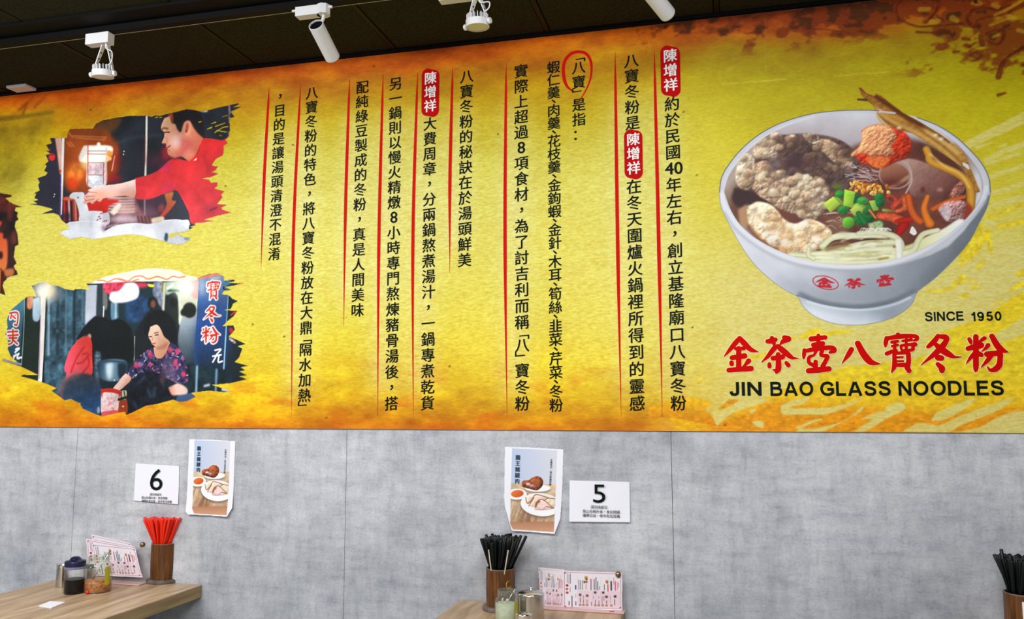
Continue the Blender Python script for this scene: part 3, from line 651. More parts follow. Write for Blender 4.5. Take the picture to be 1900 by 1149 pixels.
# red jersey, arm, head
c1.poly(Q('1000,600 1100,575 1180,535 1250,470 1300,455 1400,470 1470,400 1490,310 1640,322 1720,330 1760,950 1440,945 1390,840 1310,695 1260,700 1210,715 1120,750 1050,755 1000,735'), (208, 40, 44), grad=((1500, 320), (206, 34, 36), (1500, 900), (216, 62, 72)), tex=(90, 0.10), soft=0.8, **k)
c1.ell(1230, 520, 50, 26, (210, 40, 120), alpha=0.5, soft=14, ang=-0.5, **k); c1.ell(1240, 660, 44, 30, (214, 50, 110), alpha=0.45, soft=14, **k)
for p in ['1240,560 1400,640 1480,760', '1500,420 1540,560', '1000,640 1120,650', '1330,700 1420,800']: c1.stroke(Q(p), 7, (176, 30, 38), alpha=0.4, soft=8, **k)
c1.ell(1560, 820, 40, 30, (190, 60, 90), alpha=0.7, soft=8, **k); c1.stroke(Q('1550,835 1600,815'), 4, (80, 30, 50), alpha=0.8, soft=2, **k)
c1.poly(Q('1002,608 920,632 850,645 780,652 700,668 655,686 662,700 628,730 622,752 640,760 618,775 640,792 665,775 690,790 715,765 745,772 770,748 830,738 920,728 1000,732'), (232, 190, 176), grad=((850, 640), (232, 206, 200), (850, 740), (222, 160, 140)), soft=0.8, **k)
for p in ['640,735 700,730', '640,765 700,752', '690,785 730,755', '655,700 720,706']: c1.stroke(Q(p), 3, (176, 84, 64), alpha=0.7, soft=1.2, **k)
c1.ell(740, 715, 34, 22, (240, 170, 130), alpha=0.7, soft=8, **k)
c1.poly(Q('1215,160 1195,205 1192,240 1212,262 1213,300 1198,335 1202,347 1226,350 1228,368 1224,380 1242,385 1236,398 1246,430 1268,450 1300,455 1340,440 1400,475 1440,440 1475,360 1500,300 1470,260 1430,180 1300,135'), (226, 168, 140), grad=((1210, 200), (230, 176, 140), (1480, 360), (196, 96, 72)), soft=1.0, **k)
c1.ell(1300, 330, 46, 46, (238, 196, 192), alpha=0.85, soft=16, **k); c1.ell(1240, 210, 26, 36, (226, 176, 128), alpha=0.8, soft=10, **k)
c1.poly(Q('1330,300 1420,330 1400,400 1340,440 1290,450 1330,380'), (196, 76, 84), alpha=0.6, soft=14, **k); c1.ell(1400, 420, 36, 34, (214, 128, 104), alpha=0.8, soft=12, **k)
c1.poly(Q('1270,125 1400,92 1470,110 1500,200 1510,300 1470,280 1430,230 1400,180 1360,190 1335,262 1310,240 1295,205 1270,195 1262,160'), (26, 20, 24), soft=2.5, **k)
c1.poly(Q('1240,135 1275,125 1280,200 1262,170'), (176, 72, 24), alpha=0.8, soft=4, **k)
c1.ell(1385, 235, 25, 54, (222, 146, 116), ang=0.12, soft=2, **k); c1.ell(1382, 225, 12, 30, (168, 84, 62), ang=0.12, soft=4, **k); c1.ell(1375, 255, 8, 12, (120, 50, 40), soft=3, **k)
c1.stroke(Q('1198,240 1215,232 1240,238'), 5, (120, 56, 36), soft=2, **k); c1.stroke(Q('1212,266 1230,262 1252,264'), 4, (56, 26, 24), soft=1.2, **k); c1.stroke(Q('1228,300 1236,330 1226,348'), 4, (206, 130, 100), soft=2, **k)
c1.stroke(Q('1205,347 1222,348'), 4, (130, 50, 40), soft=1.2, **k); c1.stroke(Q('1226,378 1244,372 1256,362'), 4, (150, 36, 40), soft=1, **k); c1.stroke(Q('1240,400 1256,396'), 3, (180, 90, 70), soft=1.5, **k)
c1.stroke(Q('1250,440 1290,456 1335,445'), 7, (110, 30, 50), alpha=0.7, soft=4, **k); c1.stroke(Q('1400,478 1450,430 1482,350'), 5, (214, 40, 40), soft=1.5, **k)
c1.poly(Q('1430,470 1452,452 1446,468'), (240, 240, 236), **k)
for p in ['1690,62 1694,130', '1690,150 1694,190', '1690,260 1692,290']: c1.stroke(Q(p), 6, (196, 150, 160), alpha=0.8, soft=2, **k)
c1.ell(1510, 108, 26, 8, (206, 200, 210), soft=3, **k)
for x, y, r in [(990, 1025, 8), (1010, 1028, 6), (1060, 1058, 20), (1095, 1022, 8), (970, 1030, 5)]: c1.ell(x, y, r, r*0.45, WH)
photo_grain(c1, 0.22, 0.06); c1.mesh('photo_print', -0.0071, M_PHOTO, mural, np.maximum(am, 0)+0)['label'] = 'printed photo of a man in a red jersey reaching over steaming pots'

# ---- photograph 2: night stall with two women
c2 = sub_canvas(0, 470, 492, 782, 0.0021); c2.frame(0, 480, 3.5917)
OUT2 = Q('55,410 75,350 110,320 150,285 190,256 230,252 250,256 240,220 218,182 245,176 262,165 300,158 345,178 400,185 440,205 500,213 510,205 560,206 608,212 600,190 583,168 620,165 640,150 690,130 800,100 930,75 1030,65 1130,70 1200,85 1240,110 1330,128 1400,105 1450,98 1495,120 1500,150 1566,142 1572,150 1525,165 1635,165 1560,182 1500,190 1548,210 1500,215 1482,240 1530,245 1555,270 1592,285 1560,300 1545,335 1500,345 1588,350 1560,388 1530,410 1488,452 1562,446 1572,475 1550,500 1530,520 1580,540 1645,570 1590,585 1622,600 1600,660 1570,690 1658,715 1610,725 1640,745 1600,752 1650,778 1600,785 1650,805 1545,830 1415,842 1540,880 1500,890 1400,880 1280,895 1310,920 1250,950 1200,955 1160,940 1050,970 980,980 900,1020 850,1042 840,1020 780,1030 690,1052 640,1035 560,1000 540,965 480,935 440,945 350,880 388,865 320,835 210,800 148,785 160,775 268,778 150,720 22,680 30,668 100,690 130,694 80,650 60,600 65,560 45,500 60,460')
am2 = np.zeros((c2.h, c2.w)); bb, mm = c2.mask_poly(OUT2, False); am2[bb[2]:bb[3], bb[0]:bb[1]] = mm
k = dict(clip=am2)
c2.poly(Q('0,0 1724,0 1724,1149 0,1149'), (26, 38, 44), smooth=False, **k)
c2.poly(Q('310,180 585,190 580,560 540,640 450,860 310,860'), (54, 84, 100), tex=(46, 0.7), soft=3, **k)
for x, w_, c in [(395, 9, (30, 46, 54)), (505, 10, (24, 40, 48)), (335, 8, (150, 176, 196)), (450, 5, (90, 120, 136)), (560, 8, (80, 108, 128))]: c2.stroke([(x, 190), (x-4, 640)], w_, c, alpha=0.8, soft=3, **k)
c2.ell(370, 240, 50, 50, (150, 150, 160), alpha=0.5, soft=16, **k)
for i in range(40): c2.ell(RNG.uniform(330, 570), RNG.uniform(230, 800), RNG.uniform(4, 16), RNG.uniform(4, 18), (24, 44, 50) if i % 2 else (104, 140, 158), alpha=0.4, soft=3, **k)
c2.poly(Q('582,170 665,170 650,390 600,430 575,430'), (184, 192, 206), soft=2, **k)
c2.poly(Q('655,175 690,175 690,400 650,400'), (44, 54, 62), soft=1.5, **k); c2.poly(Q('692,180 722,240 722,330 695,330'), (110, 116, 112), soft=2, **k); c2.poly(Q('695,320 703,320 700,400 693,400'), (224, 228, 228), **k)
c2.poly(Q('745,295 800,300 795,405 750,405'), (96, 140, 166), soft=3, **k); c2.stroke(Q('780,300 778,400'), 5, (190, 214, 226), soft=1.5, **k)
c2.poly(Q('40,240 190,240 178,480 155,700 40,720'), (52, 98, 122), grad=((60, 300), (70, 120, 146), (100, 700), (30, 62, 84)), **k)
c2.poly(Q('178,250 230,250 270,400 272,790 148,740 160,420'), (30, 42, 36), **k); c2.poly(Q('190,250 228,252 222,330 190,330'), (206, 130, 96), soft=3, **k); c2.poly(Q('228,270 275,270 272,405 228,405'), (170, 196, 214), soft=2, **k)
c2.stroke(Q('172,270 166,500 152,700'), 3, (120, 150, 140), **k)
def sg(pts, r=5):
    c2.stroke(Q(pts), r+7, (232, 226, 222), **k)
def sr(pts, r=5): c2.stroke(Q(pts), r, (196, 52, 34), **k)
gs = ['70,365 125,365 122,440 105,440', '85,375 80,400', '95,385 110,400', '60,490 125,486', '62,515 128,510', '95,475 92,555 60,575', '92,540 125,570', '70,530 120,530']
for g in gs: sg(g)
for g in gs: sr(g)
c2.stroke(Q('115,605 135,600 110,625'), 6, (236, 240, 240), **k); c2.stroke(Q('100,650 135,635'), 5, (236, 240, 240), **k); c2.stroke(Q('115,640 95,670'), 5, (236, 240, 240), **k); c2.stroke(Q('128,640 125,665 150,660'), 6, (236, 240, 240), **k)
c2.stroke(Q('30,674 90,692 150,706'), 6, (150, 150, 160), **k)
c2.stroke(Q('300,230 290,500 275,815'), (20, 13), (236, 232, 222), **k); c2.stroke(Q('318,260 310,500 295,815'), 5, (22, 30, 34), **k); c2.stroke(Q('279,380 268,800'), 3, (150, 110, 170), alpha=0.7, **k)
c2.ell(320, 215, 50, 52, (226, 180, 60), alpha=0.8, soft=8, **k); glow(c2, 300, 210, 46, (255, 253, 240))
# stall interior
c2.poly(Q('800,165 1100,150 1090,360 1000,330 900,520 800,400'), (28, 50, 58), soft=4, **k); c2.poly(Q('845,270 1000,262 990,400 900,425 850,410'), (40, 74, 122), alpha=0.85, soft=10, tex=(30, 0.5), **k)
c2.poly(Q('1030,160 1095,160 1100,330 1030,250'), (130, 142, 166), soft=2, tex=(14, 0.4), **k); c2.stroke(Q('1105,165 1095,345'), (7, 9), (222, 216, 190), soft=1.5, **k); c2.stroke(Q('1090,170 1088,220'), 6, (150, 130, 40), **k)
c2.poly(Q('1110,155 1330,140 1325,260 1190,250 1110,240'), (176, 200, 170), soft=4, **k); c2.stroke(Q('1130,215 1200,215'), 7, (40, 80, 60), soft=2, **k); c2.stroke(Q('1125,200 1160,175'), 8, (246, 250, 246), soft=1.5, **k)
c2.poly(Q('1190,240 1330,240 1325,420 1200,440'), (206, 212, 186), soft=3, **k); c2.poly(Q('1255,150 1330,145 1325,260 1280,250'), (216, 160, 150), soft=6, **k)
c2.poly(Q('1110,250 1185,240 1190,470 1110,440'), (34, 42, 42), soft=3, **k); c2.ell(1165, 290, 26, 34, (24, 28, 28), soft=2, **k)
c2.poly(Q('1205,440 1230,380 1280,370 1325,400 1325,760 1250,780 1190,600'), (122, 138, 156), soft=3, grad=((1210, 400), (150, 164, 176), (1240, 720), (34, 48, 60)), **k)
c2.ell(1270, 345, 46, 52, (28, 34, 30), soft=3, **k); c2.ell(1230, 360, 20, 24, (28, 34, 30), soft=3, **k)
c2.ell(1025, 300, 34, 44, (24, 26, 28), soft=2, **k); c2.ell(1028, 305, 18, 28, (128, 84, 66), soft=4, **k)
c2.poly(Q('960,400 1010,345 1080,350 1120,420 1190,560 1190,700 920,640 900,520'), (28, 32, 36), soft=4, **k)
c2.stroke(Q('905,520 902,680'), 3, (150, 160, 150), **k)
glow(c2, 1243, 190, 40, (255, 255, 246))
# awning
c2.poly(Q('605,166 640,148 690,128 800,98 930,74 1030,62 1130,68 1200,84 1240,108 1330,124 1330,142 1180,150 1000,154 840,156 700,164'), (246, 238, 212), **k)
c2.poly(Q('610,166 660,140 720,160 780,140 845,152 845,158 700,166'), (250, 246, 240), **k)
for p in ['655,146 700,148 725,158 770,138 820,140 860,152 900,124 950,118 995,138 1050,122 1090,130 1120,140 1160,120 1200,128 1240,120', '800,140 870,155 930,140', '1325,134 1390,116 1440,102 1490,122']:
    c2.stroke(Q(p), 4, (226, 120, 90), alpha=0.85, soft=1, **k)
c2.stroke(Q('1335,140 1400,118 1450,106 1492,124'), 9, (222, 120, 96), soft=1, **k)
c2.stroke(Q('590,174 700,172'), 4, (40, 44, 50), **k)
c2.poly(Q('692,168 760,160 845,162 830,200 780,225 735,240 700,215'), (220, 64, 92), soft=3, tex=(12, 0.5), **k); c2.ell(940, 178, 60, 18, (206, 56, 80), soft=5, **k)
c2.poly(Q('845,164 900,162 930,190 935,235 915,270 850,292 790,298 760,295 735,268 750,225 800,215'), (244, 244, 250), soft=1.5, **k)
c2.poly(Q('990,170 1035,176 1028,192 1000,188'), (232, 222, 60), **k)
# stall sign
c2.poly(Q('1332,140 1500,118 1490,200 1525,250 1510,500 1500,745 1310,722 1318,400'), (52, 84, 134), grad=((1400, 140), (110, 140, 180), (1400, 330), (44, 80, 140)), soft=1, **k)
c2.poly(Q('1320,420 1520,420 1505,745 1310,722'), (34, 58, 104), soft=20, grad=((1400, 440), (36, 72, 140), (1400, 740), (24, 40, 56)), **k)
c2.ell(1350, 190, 20, 60, (190, 200, 214), alpha=0.6, soft=12, **k); c2.ell(1440, 130, 40, 14, (210, 210, 206), alpha=0.7, soft=8, **k)
for key, x, y, w_, h_ in [('bao', 1430, 212, 88, 128), ('dong', 1420, 372, 112, 110), ('fen', 1412, 510, 122, 110)]:
    glyph_in(c2, key, x, y, w_, h_, (238, 232, 228), extra=7)
    glyph_in(c2, key, x, y, w_, h_, (206, 40, 26), extra=-1.0)
for p in ['1440,612 1478,606 1450,640', '1425,652 1480,642', '1448,650 1425,690', '1465,650 1462,690 1488,685']: c2.stroke(Q(p), 5, (240, 244, 244), **k)
c2.stroke(Q('1530,245 1512,500 1498,735'), 4, (150, 196, 222), **k)
c2.poly(Q('1530,250 1600,280 1560,400 1520,460'), (20, 40, 40), **k); c2.stroke(Q('1545,378 1575,355'), (4, 8), (196, 40, 40), **k); c2.stroke(Q('1545,475 1560,500'), 12, (190, 34, 34), **k); c2.stroke(Q('1540,535 1570,560'), 8, (214, 190, 190), alpha=0.8, tex=(8, 0.8), **k)
c2.stroke(Q('1505,172 1530,160'), 14, (70, 120, 160), **k); c2.stroke(Q('1510,200 1550,205'), 8, (60, 100, 140), **k); c2.stroke(Q('1590,172 1630,165'), 5, (200, 90, 50), **k)
# counters
c2.poly(Q('1190,700 1500,740 1540,880 1250,950 1190,880'), (26, 44, 52), soft=4, tex=(40, 0.6), **k)
for p, r, c in [('1320,720 1314,890', 7, (130, 170, 196)), ('1450,740 1444,885', 7, (110, 150, 180)), ('1490,872 1540,880', 8, (206, 214, 222)), ('1370,850 1400,842', 7, (180, 196, 208)), ('1200,930 1290,910', 12, (70, 96, 130))]: c2.stroke(Q(p), r, c, soft=2, **k)
c2.poly(Q('1200,900 1310,900 1310,925 1240,955 1180,950'), (60, 86, 122), soft=3, **k)
# woman with long black hair and red coat
c2.poly(Q('640,384 700,392 740,415 800,402 860,440 890,500 880,690 620,720 612,520 560,520 515,545 550,480 590,430'), (18, 24, 26), soft=1.5, **k)
c2.ell(604, 520, 12, 18, (196, 150, 130), soft=2, **k)
c2.poly(Q('525,545 560,525 600,520 620,560 622,640 615,790 500,800 445,860 450,770 438,745 445,690 475,610'), (218, 62, 66), soft=1.2, grad=((450, 700), (220, 80, 100), (610, 600), (214, 58, 50)), **k)
for p in ['570,590 520,660 480,760', '600,640 560,690 520,700', '595,660 600,710 560,760', '560,640 590,630']: c2.stroke(Q(p), 5, (150, 24, 30), alpha=0.7, soft=2.5, **k)
c2.poly(Q('640,620 680,640 665,820 640,790'), (100, 130, 150), alpha=0.7, soft=5, tex=(10, 0.7), **k)
c2.poly(Q('655,695 700,676 800,672 852,692 845,770 810,812 740,818 680,800 660,750'), (52, 82, 106), soft=2, grad=((660, 740), (28, 50, 68), (735, 740), (96, 128, 150)), **k)
c2.poly(Q('712,700 760,700 752,795 722,795'), (196, 214, 222), alpha=0.9, soft=7, **k); c2.poly(Q('790,700 850,695 842,780 800,800'), (26, 42, 54), soft=6, **k); c2.stroke(Q('660,696 740,684 850,694'), 6, (40, 66, 84), soft=1.5, **k)
c2.ell(770, 810, 5, 4, (230, 240, 240), **k)
# woman at work
c2.poly(Q('965,470 975,420 1000,375 1060,342 1120,360 1165,410 1185,470 1190,560 1150,575 1110,560 1080,470 1050,445 1010,455 1000,500 975,510'), (22, 24, 28), soft=2, **k)
c2.poly(Q('1010,455 1050,442 1075,465 1100,520 1132,548 1140,580 1110,650 1062,668 1038,645 1030,595 1045,590 1022,572 1012,548 1000,528 996,505'), (228, 184, 156), soft=1, grad=((1000, 480), (238, 206, 184), (1130, 620), (214, 150, 112)), **k)
c2.poly(Q('1040,600 1100,570 1130,555 1110,600 1050,606'), (170, 96, 70), alpha=0.6, soft=6, **k)
c2.stroke(Q('1002,520 1018,522'), 3, (60, 36, 34), soft=1, **k); c2.stroke(Q('1042,512 1062,508'), 3, (60, 36, 34), soft=1, **k); c2.stroke(Q('1024,530 1022,545'), 3, (200, 140, 110), soft=1, **k); c2.stroke(Q('1025,568 1042,566'), 3.5, (190, 50, 60), soft=1, **k); c2.stroke(Q('1036,498 1062,492'), 2.5, (80, 54, 48), soft=1, **k)
BL = Q('1030,592 990,610 950,640 910,680 880,720 845,760 850,785 880,800 910,790 950,760 1100,790 1200,835 1262,815 1258,760 1245,690 1215,620 1180,580 1142,562 1118,620 1090,660 1062,672 1040,650')
c2.poly(BL, (50, 50, 84), soft=1, **k)
bm2 = np.zeros_like(am2); q = c2.mask_poly(BL, True); bm2[q[0][2]:q[0][3], q[0][0]:q[0][1]] = q[1]; kb = dict(clip=bm2*am2)
for i in range(230):
    x, y = RNG.uniform(850, 1260), RNG.uniform(570, 830); c = [(196, 70, 112), (224, 224, 230), (24, 24, 44), (92, 84, 140), (180, 90, 130), (18, 20, 36), (128, 120, 170)][i % 7]
    c2.stroke([(x, y), (x+RNG.uniform(-16, 16), y+RNG.uniform(-4, 20))], RNG.uniform(2.5, 7) if i % 7 != 1 else 2.6, c, alpha=0.85, soft=0.8, **kb)
for x, y in [(915, 712), (1060, 640), (1140, 610), (1175, 700), (1230, 770), (1010, 640), (1190, 620)]: c2.ell(x, y, 17, 19, (206, 62, 100), alpha=0.85, soft=3, **kb)
c2.poly(Q('1080,690 1150,680 1190,830 1120,850'), (110, 96, 130), alpha=0.6, soft=10, **kb)
c2.poly(Q('845,765 878,790 876,815 840,850 800,880 762,868 790,830 820,790'), (232, 190, 168), soft=1, grad=((830, 800), (240, 204, 190), (870, 830), (206, 140, 110)), **k)
c2.poly(Q('1105,870 1150,850 1195,832 1245,858 1258,885 1240,905 1150,912 1120,900'), (226, 176, 158), soft=3, grad=((1110, 880), (196, 96, 60), (1180, 860), (232, 196, 184)), **k)
# heads in front
c2.poly(Q('410,930 412,860 450,800 520,768 600,770 650,800 680,850 690,930 670,1030 620,1040 480,980'), (46, 62, 84), soft=5, grad=((540, 770), (50, 54, 62), (560, 980), (34, 66, 104)), tex=(30, 0.25), **k)
c2.stroke(Q('412,930 416,860 455,800 530,766'), 14, (150, 96, 90), alpha=0.55, soft=9, **k)
c2.poly(Q('845,1040 850,930 870,850 930,780 1000,752 1060,765 1110,820 1140,890 1160,945 1040,980 900,1030'), (22, 26, 34), soft=3, tex=(26, 0.5), **k)
for p in ['930,830 970,790', '990,870 1010,920', '900,960 920,1000', '1040,860 1030,920', '1080,800 1100,850']: c2.stroke(Q(p), 8, (60, 84, 112), alpha=0.5, soft=6, **k)
c2.ell(1090, 800, 18, 34, (100, 66, 66), alpha=0.6, soft=8, **k)
c2.poly(Q('682,872 740,866 806,880 812,900 796,1035 690,1048'), (232, 216, 216), grad=((690, 900), (226, 206, 206), (740, 1040), (222, 190, 190)), tex=(14, 0.2), **k)
c2.poly(Q('680,872 740,864 808,880 812,912 795,930 792,902 700,892 690,930 682,900'), (196, 42, 34), soft=1, **k)
for i in range(16): c2.ell(RNG.uniform(705, 775), RNG.uniform(910, 1015), 5, 9, (206, 90, 110), alpha=0.5, soft=2, **k)
c2.poly(Q('690,1020 795,1010 796,1040 690,1052'), (204, 80, 80), **k)
c2.poly(Q('800,960 815,930 850,930 856,1030 800,1030'), (150, 56, 26), soft=1, **k); c2.poly(Q('820,880 850,882 848,936 822,936'), (190, 186, 160), **k); c2.stroke(Q('800,940 850,925'), 8, (30, 34, 34), **k); c2.ell(828, 985, 6, 5, (240, 220, 200), **k)
c2.stroke(Q('835,885 840,920'), 4, (70, 60, 40), **k); c2.ell(665, 1010, 10, 24, (190, 190, 200), alpha=0.7, soft=3, **k)
c2.poly(Q('535,965 545,962 530,985 495,975'), (236, 196, 40)); c2.stroke(Q('490,972 528,978'), 5, (40, 66, 90))
c2.stroke(Q('1100,966 1145,966'), (4, 6), (30, 30, 36)); am2b = np.maximum(am2, 0)
photo_grain(c2, 0.20, 0.06); c2.mesh('photo_print', -0.0071, M_PHOTO, mural, am2b)['label'] = 'printed photo of two women working at a night food stall'

# ---- fragment of a third picture at the frame's left edge
c3 = sub_canvas(-150, 62, 340, 575, 0.0030); c3.frame(0, 180, 3.025)
OUT3 = Q('-480,520 -200,530 0,540 70,552 75,562 36,570 60,590 80,602 132,620 95,622 90,640 108,650 102,670 112,690 95,700 90,730 105,770 112,830 92,840 85,900 100,935 85,950 92,970 100,975 108,1000 60,1010 28,1040 22,1060 38,1115 0,1100 -200,1080 -480,1060')
am3 = np.zeros((c3.h, c3.w)); bb, mm = c3.mask_poly(OUT3, False); am3[bb[2]:bb[3], bb[0]:bb[1]] = mm
k = dict(clip=am3)
c3.poly(Q('-500,400 400,400 400,1200 -500,1200'), (44, 22, 22), smooth=False, tex=(60, 0.8), **k)
c3.poly(Q('-480,540 60,556 70,640 -480,650'), (96, 34, 24), soft=8, tex=(30, 0.6), **k)
for p in ['0,700 18,702 10,725 0,730', '0,760 25,770 25,795 48,812 45,955 0,965', '-300,700 -60,680 -40,900 -300,930']: c3.poly(Q(p), (206, 82, 30), soft=2, grad=((0, 700), (214, 70, 34), (40, 960), (220, 120, 60)), **k)
c3.ell(12, 890, 12, 22, (50, 20, 20), soft=3, **k); c3.poly(Q('30,970 80,965 82,1000 35,1010'), (190, 110, 60), soft=2, **k); c3.stroke(Q('40,1050 30,1030 60,1015 105,1003'), 3, (206, 206, 196), **k)
c3.poly(Q('0,970 20,975 30,1110 -480,1090 -480,980'), (70, 26, 18), soft=2, **k); c3.ell(62, 660, 16, 36, (110, 40, 34), alpha=0.7, soft=6, **k); c3.ell(85, 790, 14, 40, (120, 56, 40), alpha=0.7, soft=6, **k)
c3.stroke(Q('8,975 4,1090'), 4, (220, 110, 40), **k)
c3.mesh('photo_print', -0.0071, M_PHOTO, mural, am3)['label'] = 'dark red printed photo fragment at the left end'

# ---- the bowl of noodles
cb = sub_canvas(1328, 1848, 156, 612, 0.0018); cb.frame(1300, 140, 2.39333)
RIM = Q('83,520 95,450 140,378 200,312 280,252 380,205 500,172 620,159 740,157 850,165 950,187 1050,225 1130,275 1200,340 1250,400 1278,460 1284,520 1270,585 1230,665 1190,740 1120,822 1040,900 962,962 940,1010 895,1052 830,1085 745,1105 660,1110 580,1100 505,1070 455,1028 430,985 375,955 300,900 230,830 170,742 120,650 90,585')
am4 = np.zeros((cb.h, cb.w)); bb, mm = cb.mask_poly(RIM, True, ss=3); am4[bb[2]:bb[3], bb[0]:bb[1]] = mm
k = dict(clip=am4)
cb.poly(Q('0,0 1436,0 1436,1149 0,1149'), (210, 212, 220), smooth=False, **k)
# outside of the bowl: printed shading
cb.poly(Q('60,500 300,780 700,860 1100,760 1300,480 1300,700 960,980 700,1040 430,990 200,820'), (190, 196, 206), grad=((300, 800), (214, 218, 228), (1180, 760), (120, 128, 138)), soft=2, **k)
cb.poly(Q('300,880 700,950 1150,760 1000,930 900,985 780,1020 680,1034 560,1024 430,985 360,950'), (140, 148, 160), alpha=0.65, soft=34, **k)
cb.poly(Q('1000,860 1150,740 1270,560 1290,640 1120,860 960,985 900,1000'), (98, 104, 112), alpha=0.6, soft=26, **k)
cb.stroke(Q('440,972 520,1004 620,1024 720,1028 840,1008 950,962'), 9, (78, 88, 98), alpha=0.75, soft=7, **k)
cb.poly(Q('425,975 520,1010 620,1030 720,1034 840,1012 950,962 965,960 945,1010 895,1055 830,1088 745,1108 660,1113 580,1103 500,1072 450,1028'), (196, 208, 222), grad=((700, 1030), (160, 172, 186), (680, 1100), (218, 226, 236)), soft=0.6, **k)
cb.poly(Q('850,1010 955,965 940,1015 880,1065 800,1090'), (150, 160, 172), alpha=0.7, soft=10, **k)
cb.stroke(Q('428,978 520,1010 620,1029 720,1034 840,1012 960,962'), 3, (112, 122, 134), soft=1, **k)
cb.stroke(Q('470,1006 560,1030 660,1042 760,1040 860,1018 930,988'), 4, (222, 230, 238), alpha=0.8, soft=2, **k)
INNER = Q('104,520 124,450 168,386 230,320 310,262 420,214 560,181 720,171 850,179 950,203 1050,243 1130,300 1190,365 1235,430 1252,490 1240,550 1190,625 1090,712 960,782 860,818 720,840 560,840 420,808 300,757 200,692 140,612')
ai = np.zeros((cb.h, cb.w)); bb, mm = cb.mask_poly(INNER, True, ss=3); ai[bb[2]:bb[3], bb[0]:bb[1]] = mm
k = dict(clip=ai*am4)
cb.poly(Q('0,0 1436,0 1436,1149 0,1149'), (200, 200, 210), smooth=False, grad=((650, 170), (216, 216, 224), (620, 340), (168, 156, 160)), **k)
cb.poly(Q('95,640 98,500 150,400 235,300 310,285 260,420 190,600 170,700'), (150, 128, 108), soft=6, grad=((104, 500), (176, 160, 146), (175, 560), (104, 70, 50)), **k)
cb.poly(Q('330,300 500,290 640,340 700,310 900,280 1100,350 1200,470 1230,560 1180,640 1000,760 700,840 500,840 300,760 190,660 150,560 200,420'), (104, 58, 46), soft=12, tex=(90, 0.35), **k)
cb.poly(Q('1120,300 1200,380 1245,470 1240,560 1200,600 1225,500 1190,420 1130,340'), (206, 208, 218), soft=4, grad=((1150, 400), (150, 110, 80), (1235, 420), (216, 218, 226)), **k)
cb.stroke(Q('1240,560 1190,630 1090,716'), 5, (120, 80, 62), alpha=0.5, soft=4, **k)
# meat
cb.poly(Q('330,270 420,262 520,265 620,290 690,350 700,420 640,520 520,500 400,460 330,400'), (88, 66, 62), emb=(14, 0.6, 40, 0.5), tex=(40, 0.4), soft=3, **k)
cb.ell(430, 400, 70, 34, (74, 50, 56), alpha=0.9, soft=14, **k); cb.ell(470, 385, 34, 16, (140, 66, 66), alpha=0.6, soft=8, **k)
cb.poly(Q('150,500 240,520 300,560 290,600 200,600 140,560'), (56, 34, 34), soft=5, **k)
cb.poly(Q('500,292 560,286 620,318 668,360 672,410 640,418 590,388 540,340 505,325'), (176, 146, 118), emb=(10, 0.8, 26, 0.5), soft=1.5, **k)
cb.poly(Q('450,265 500,262 530,290 520,320 480,300'), (186, 160, 136), emb=(8, 1.0, 14, 0.8), soft=2, **k); cb.poly(Q('372,290 400,265 420,272 400,300'), (206, 182, 150), emb=(8, 1, 10, .6), soft=1.5, **k)
cb.poly(Q('245,290 275,262 325,254 358,268 365,320 345,330 330,380 290,372 262,372 232,340'), (196, 172, 148), emb=(16, 0.8, 34, 0.5), tex=(12, 0.12), soft=1.2, **k)
cb.poly(Q('166,372 190,350 228,358 240,400 232,480 205,512 165,490 155,450'), (204, 188, 164), emb=(16, 0.75, 30, 0.5), tex=(10, 0.12), soft=1.2, **k)
cb.poly(Q('232,400 290,380 330,420 400,450 470,440 540,470 560,530 545,610 480,650 420,620 340,590 300,560 262,540 228,500 240,470'), (176, 148, 122), emb=(18, 0.8, 36, 0.6), tex=(14, 0.22), soft=1.5, **k)
cb.poly(Q('280,380 340,372 400,440 340,470 290,440'), (110, 92, 90), alpha=0.8, soft=10, tex=(14, 0.3), **k); cb.poly(Q('430,470 470,440 500,440 530,500 500,540 440,510'), (226, 206, 172), emb=(12, 0.8, 26, 0.5), soft=3, **k)
cb.poly(Q('500,520 560,480 580,560 540,620 480,610'), (140, 120, 106), alpha=0.7, emb=(12, 0.7, 22, 0.6), soft=6, **k)
cb.poly(Q('165,598 205,576 222,600 222,672 178,668'), (176, 136, 100), soft=4, **k)
cb.poly(Q('205,600 240,565 290,568 330,590 370,640 420,660 470,640 520,650 578,690 570,740 500,770 470,800 400,800 320,765 250,720 215,670'), (240, 216, 178), emb=(26, 0.75, 50, 0.5), tex=(18, 0.10), soft=1.5, **k)
for a in [(250, 620, 30, 40), (330, 690, 44, 30), (420, 720, 50, 34), (500, 690, 40, 20)]: cb.ell(*a, (250, 236, 206), alpha=0.6, soft=8, **k)
for p in ['330,620 370,680 350,730', '240,700 330,760 420,795', '480,650 540,690', '400,690 390,740']: cb.stroke(Q(p), 9, (196, 122, 60), alpha=0.6, soft=7, **k)
cb.stroke(Q('215,670 260,730 340,775'), 8, (100, 54, 36), alpha=0.7, soft=5, **k)
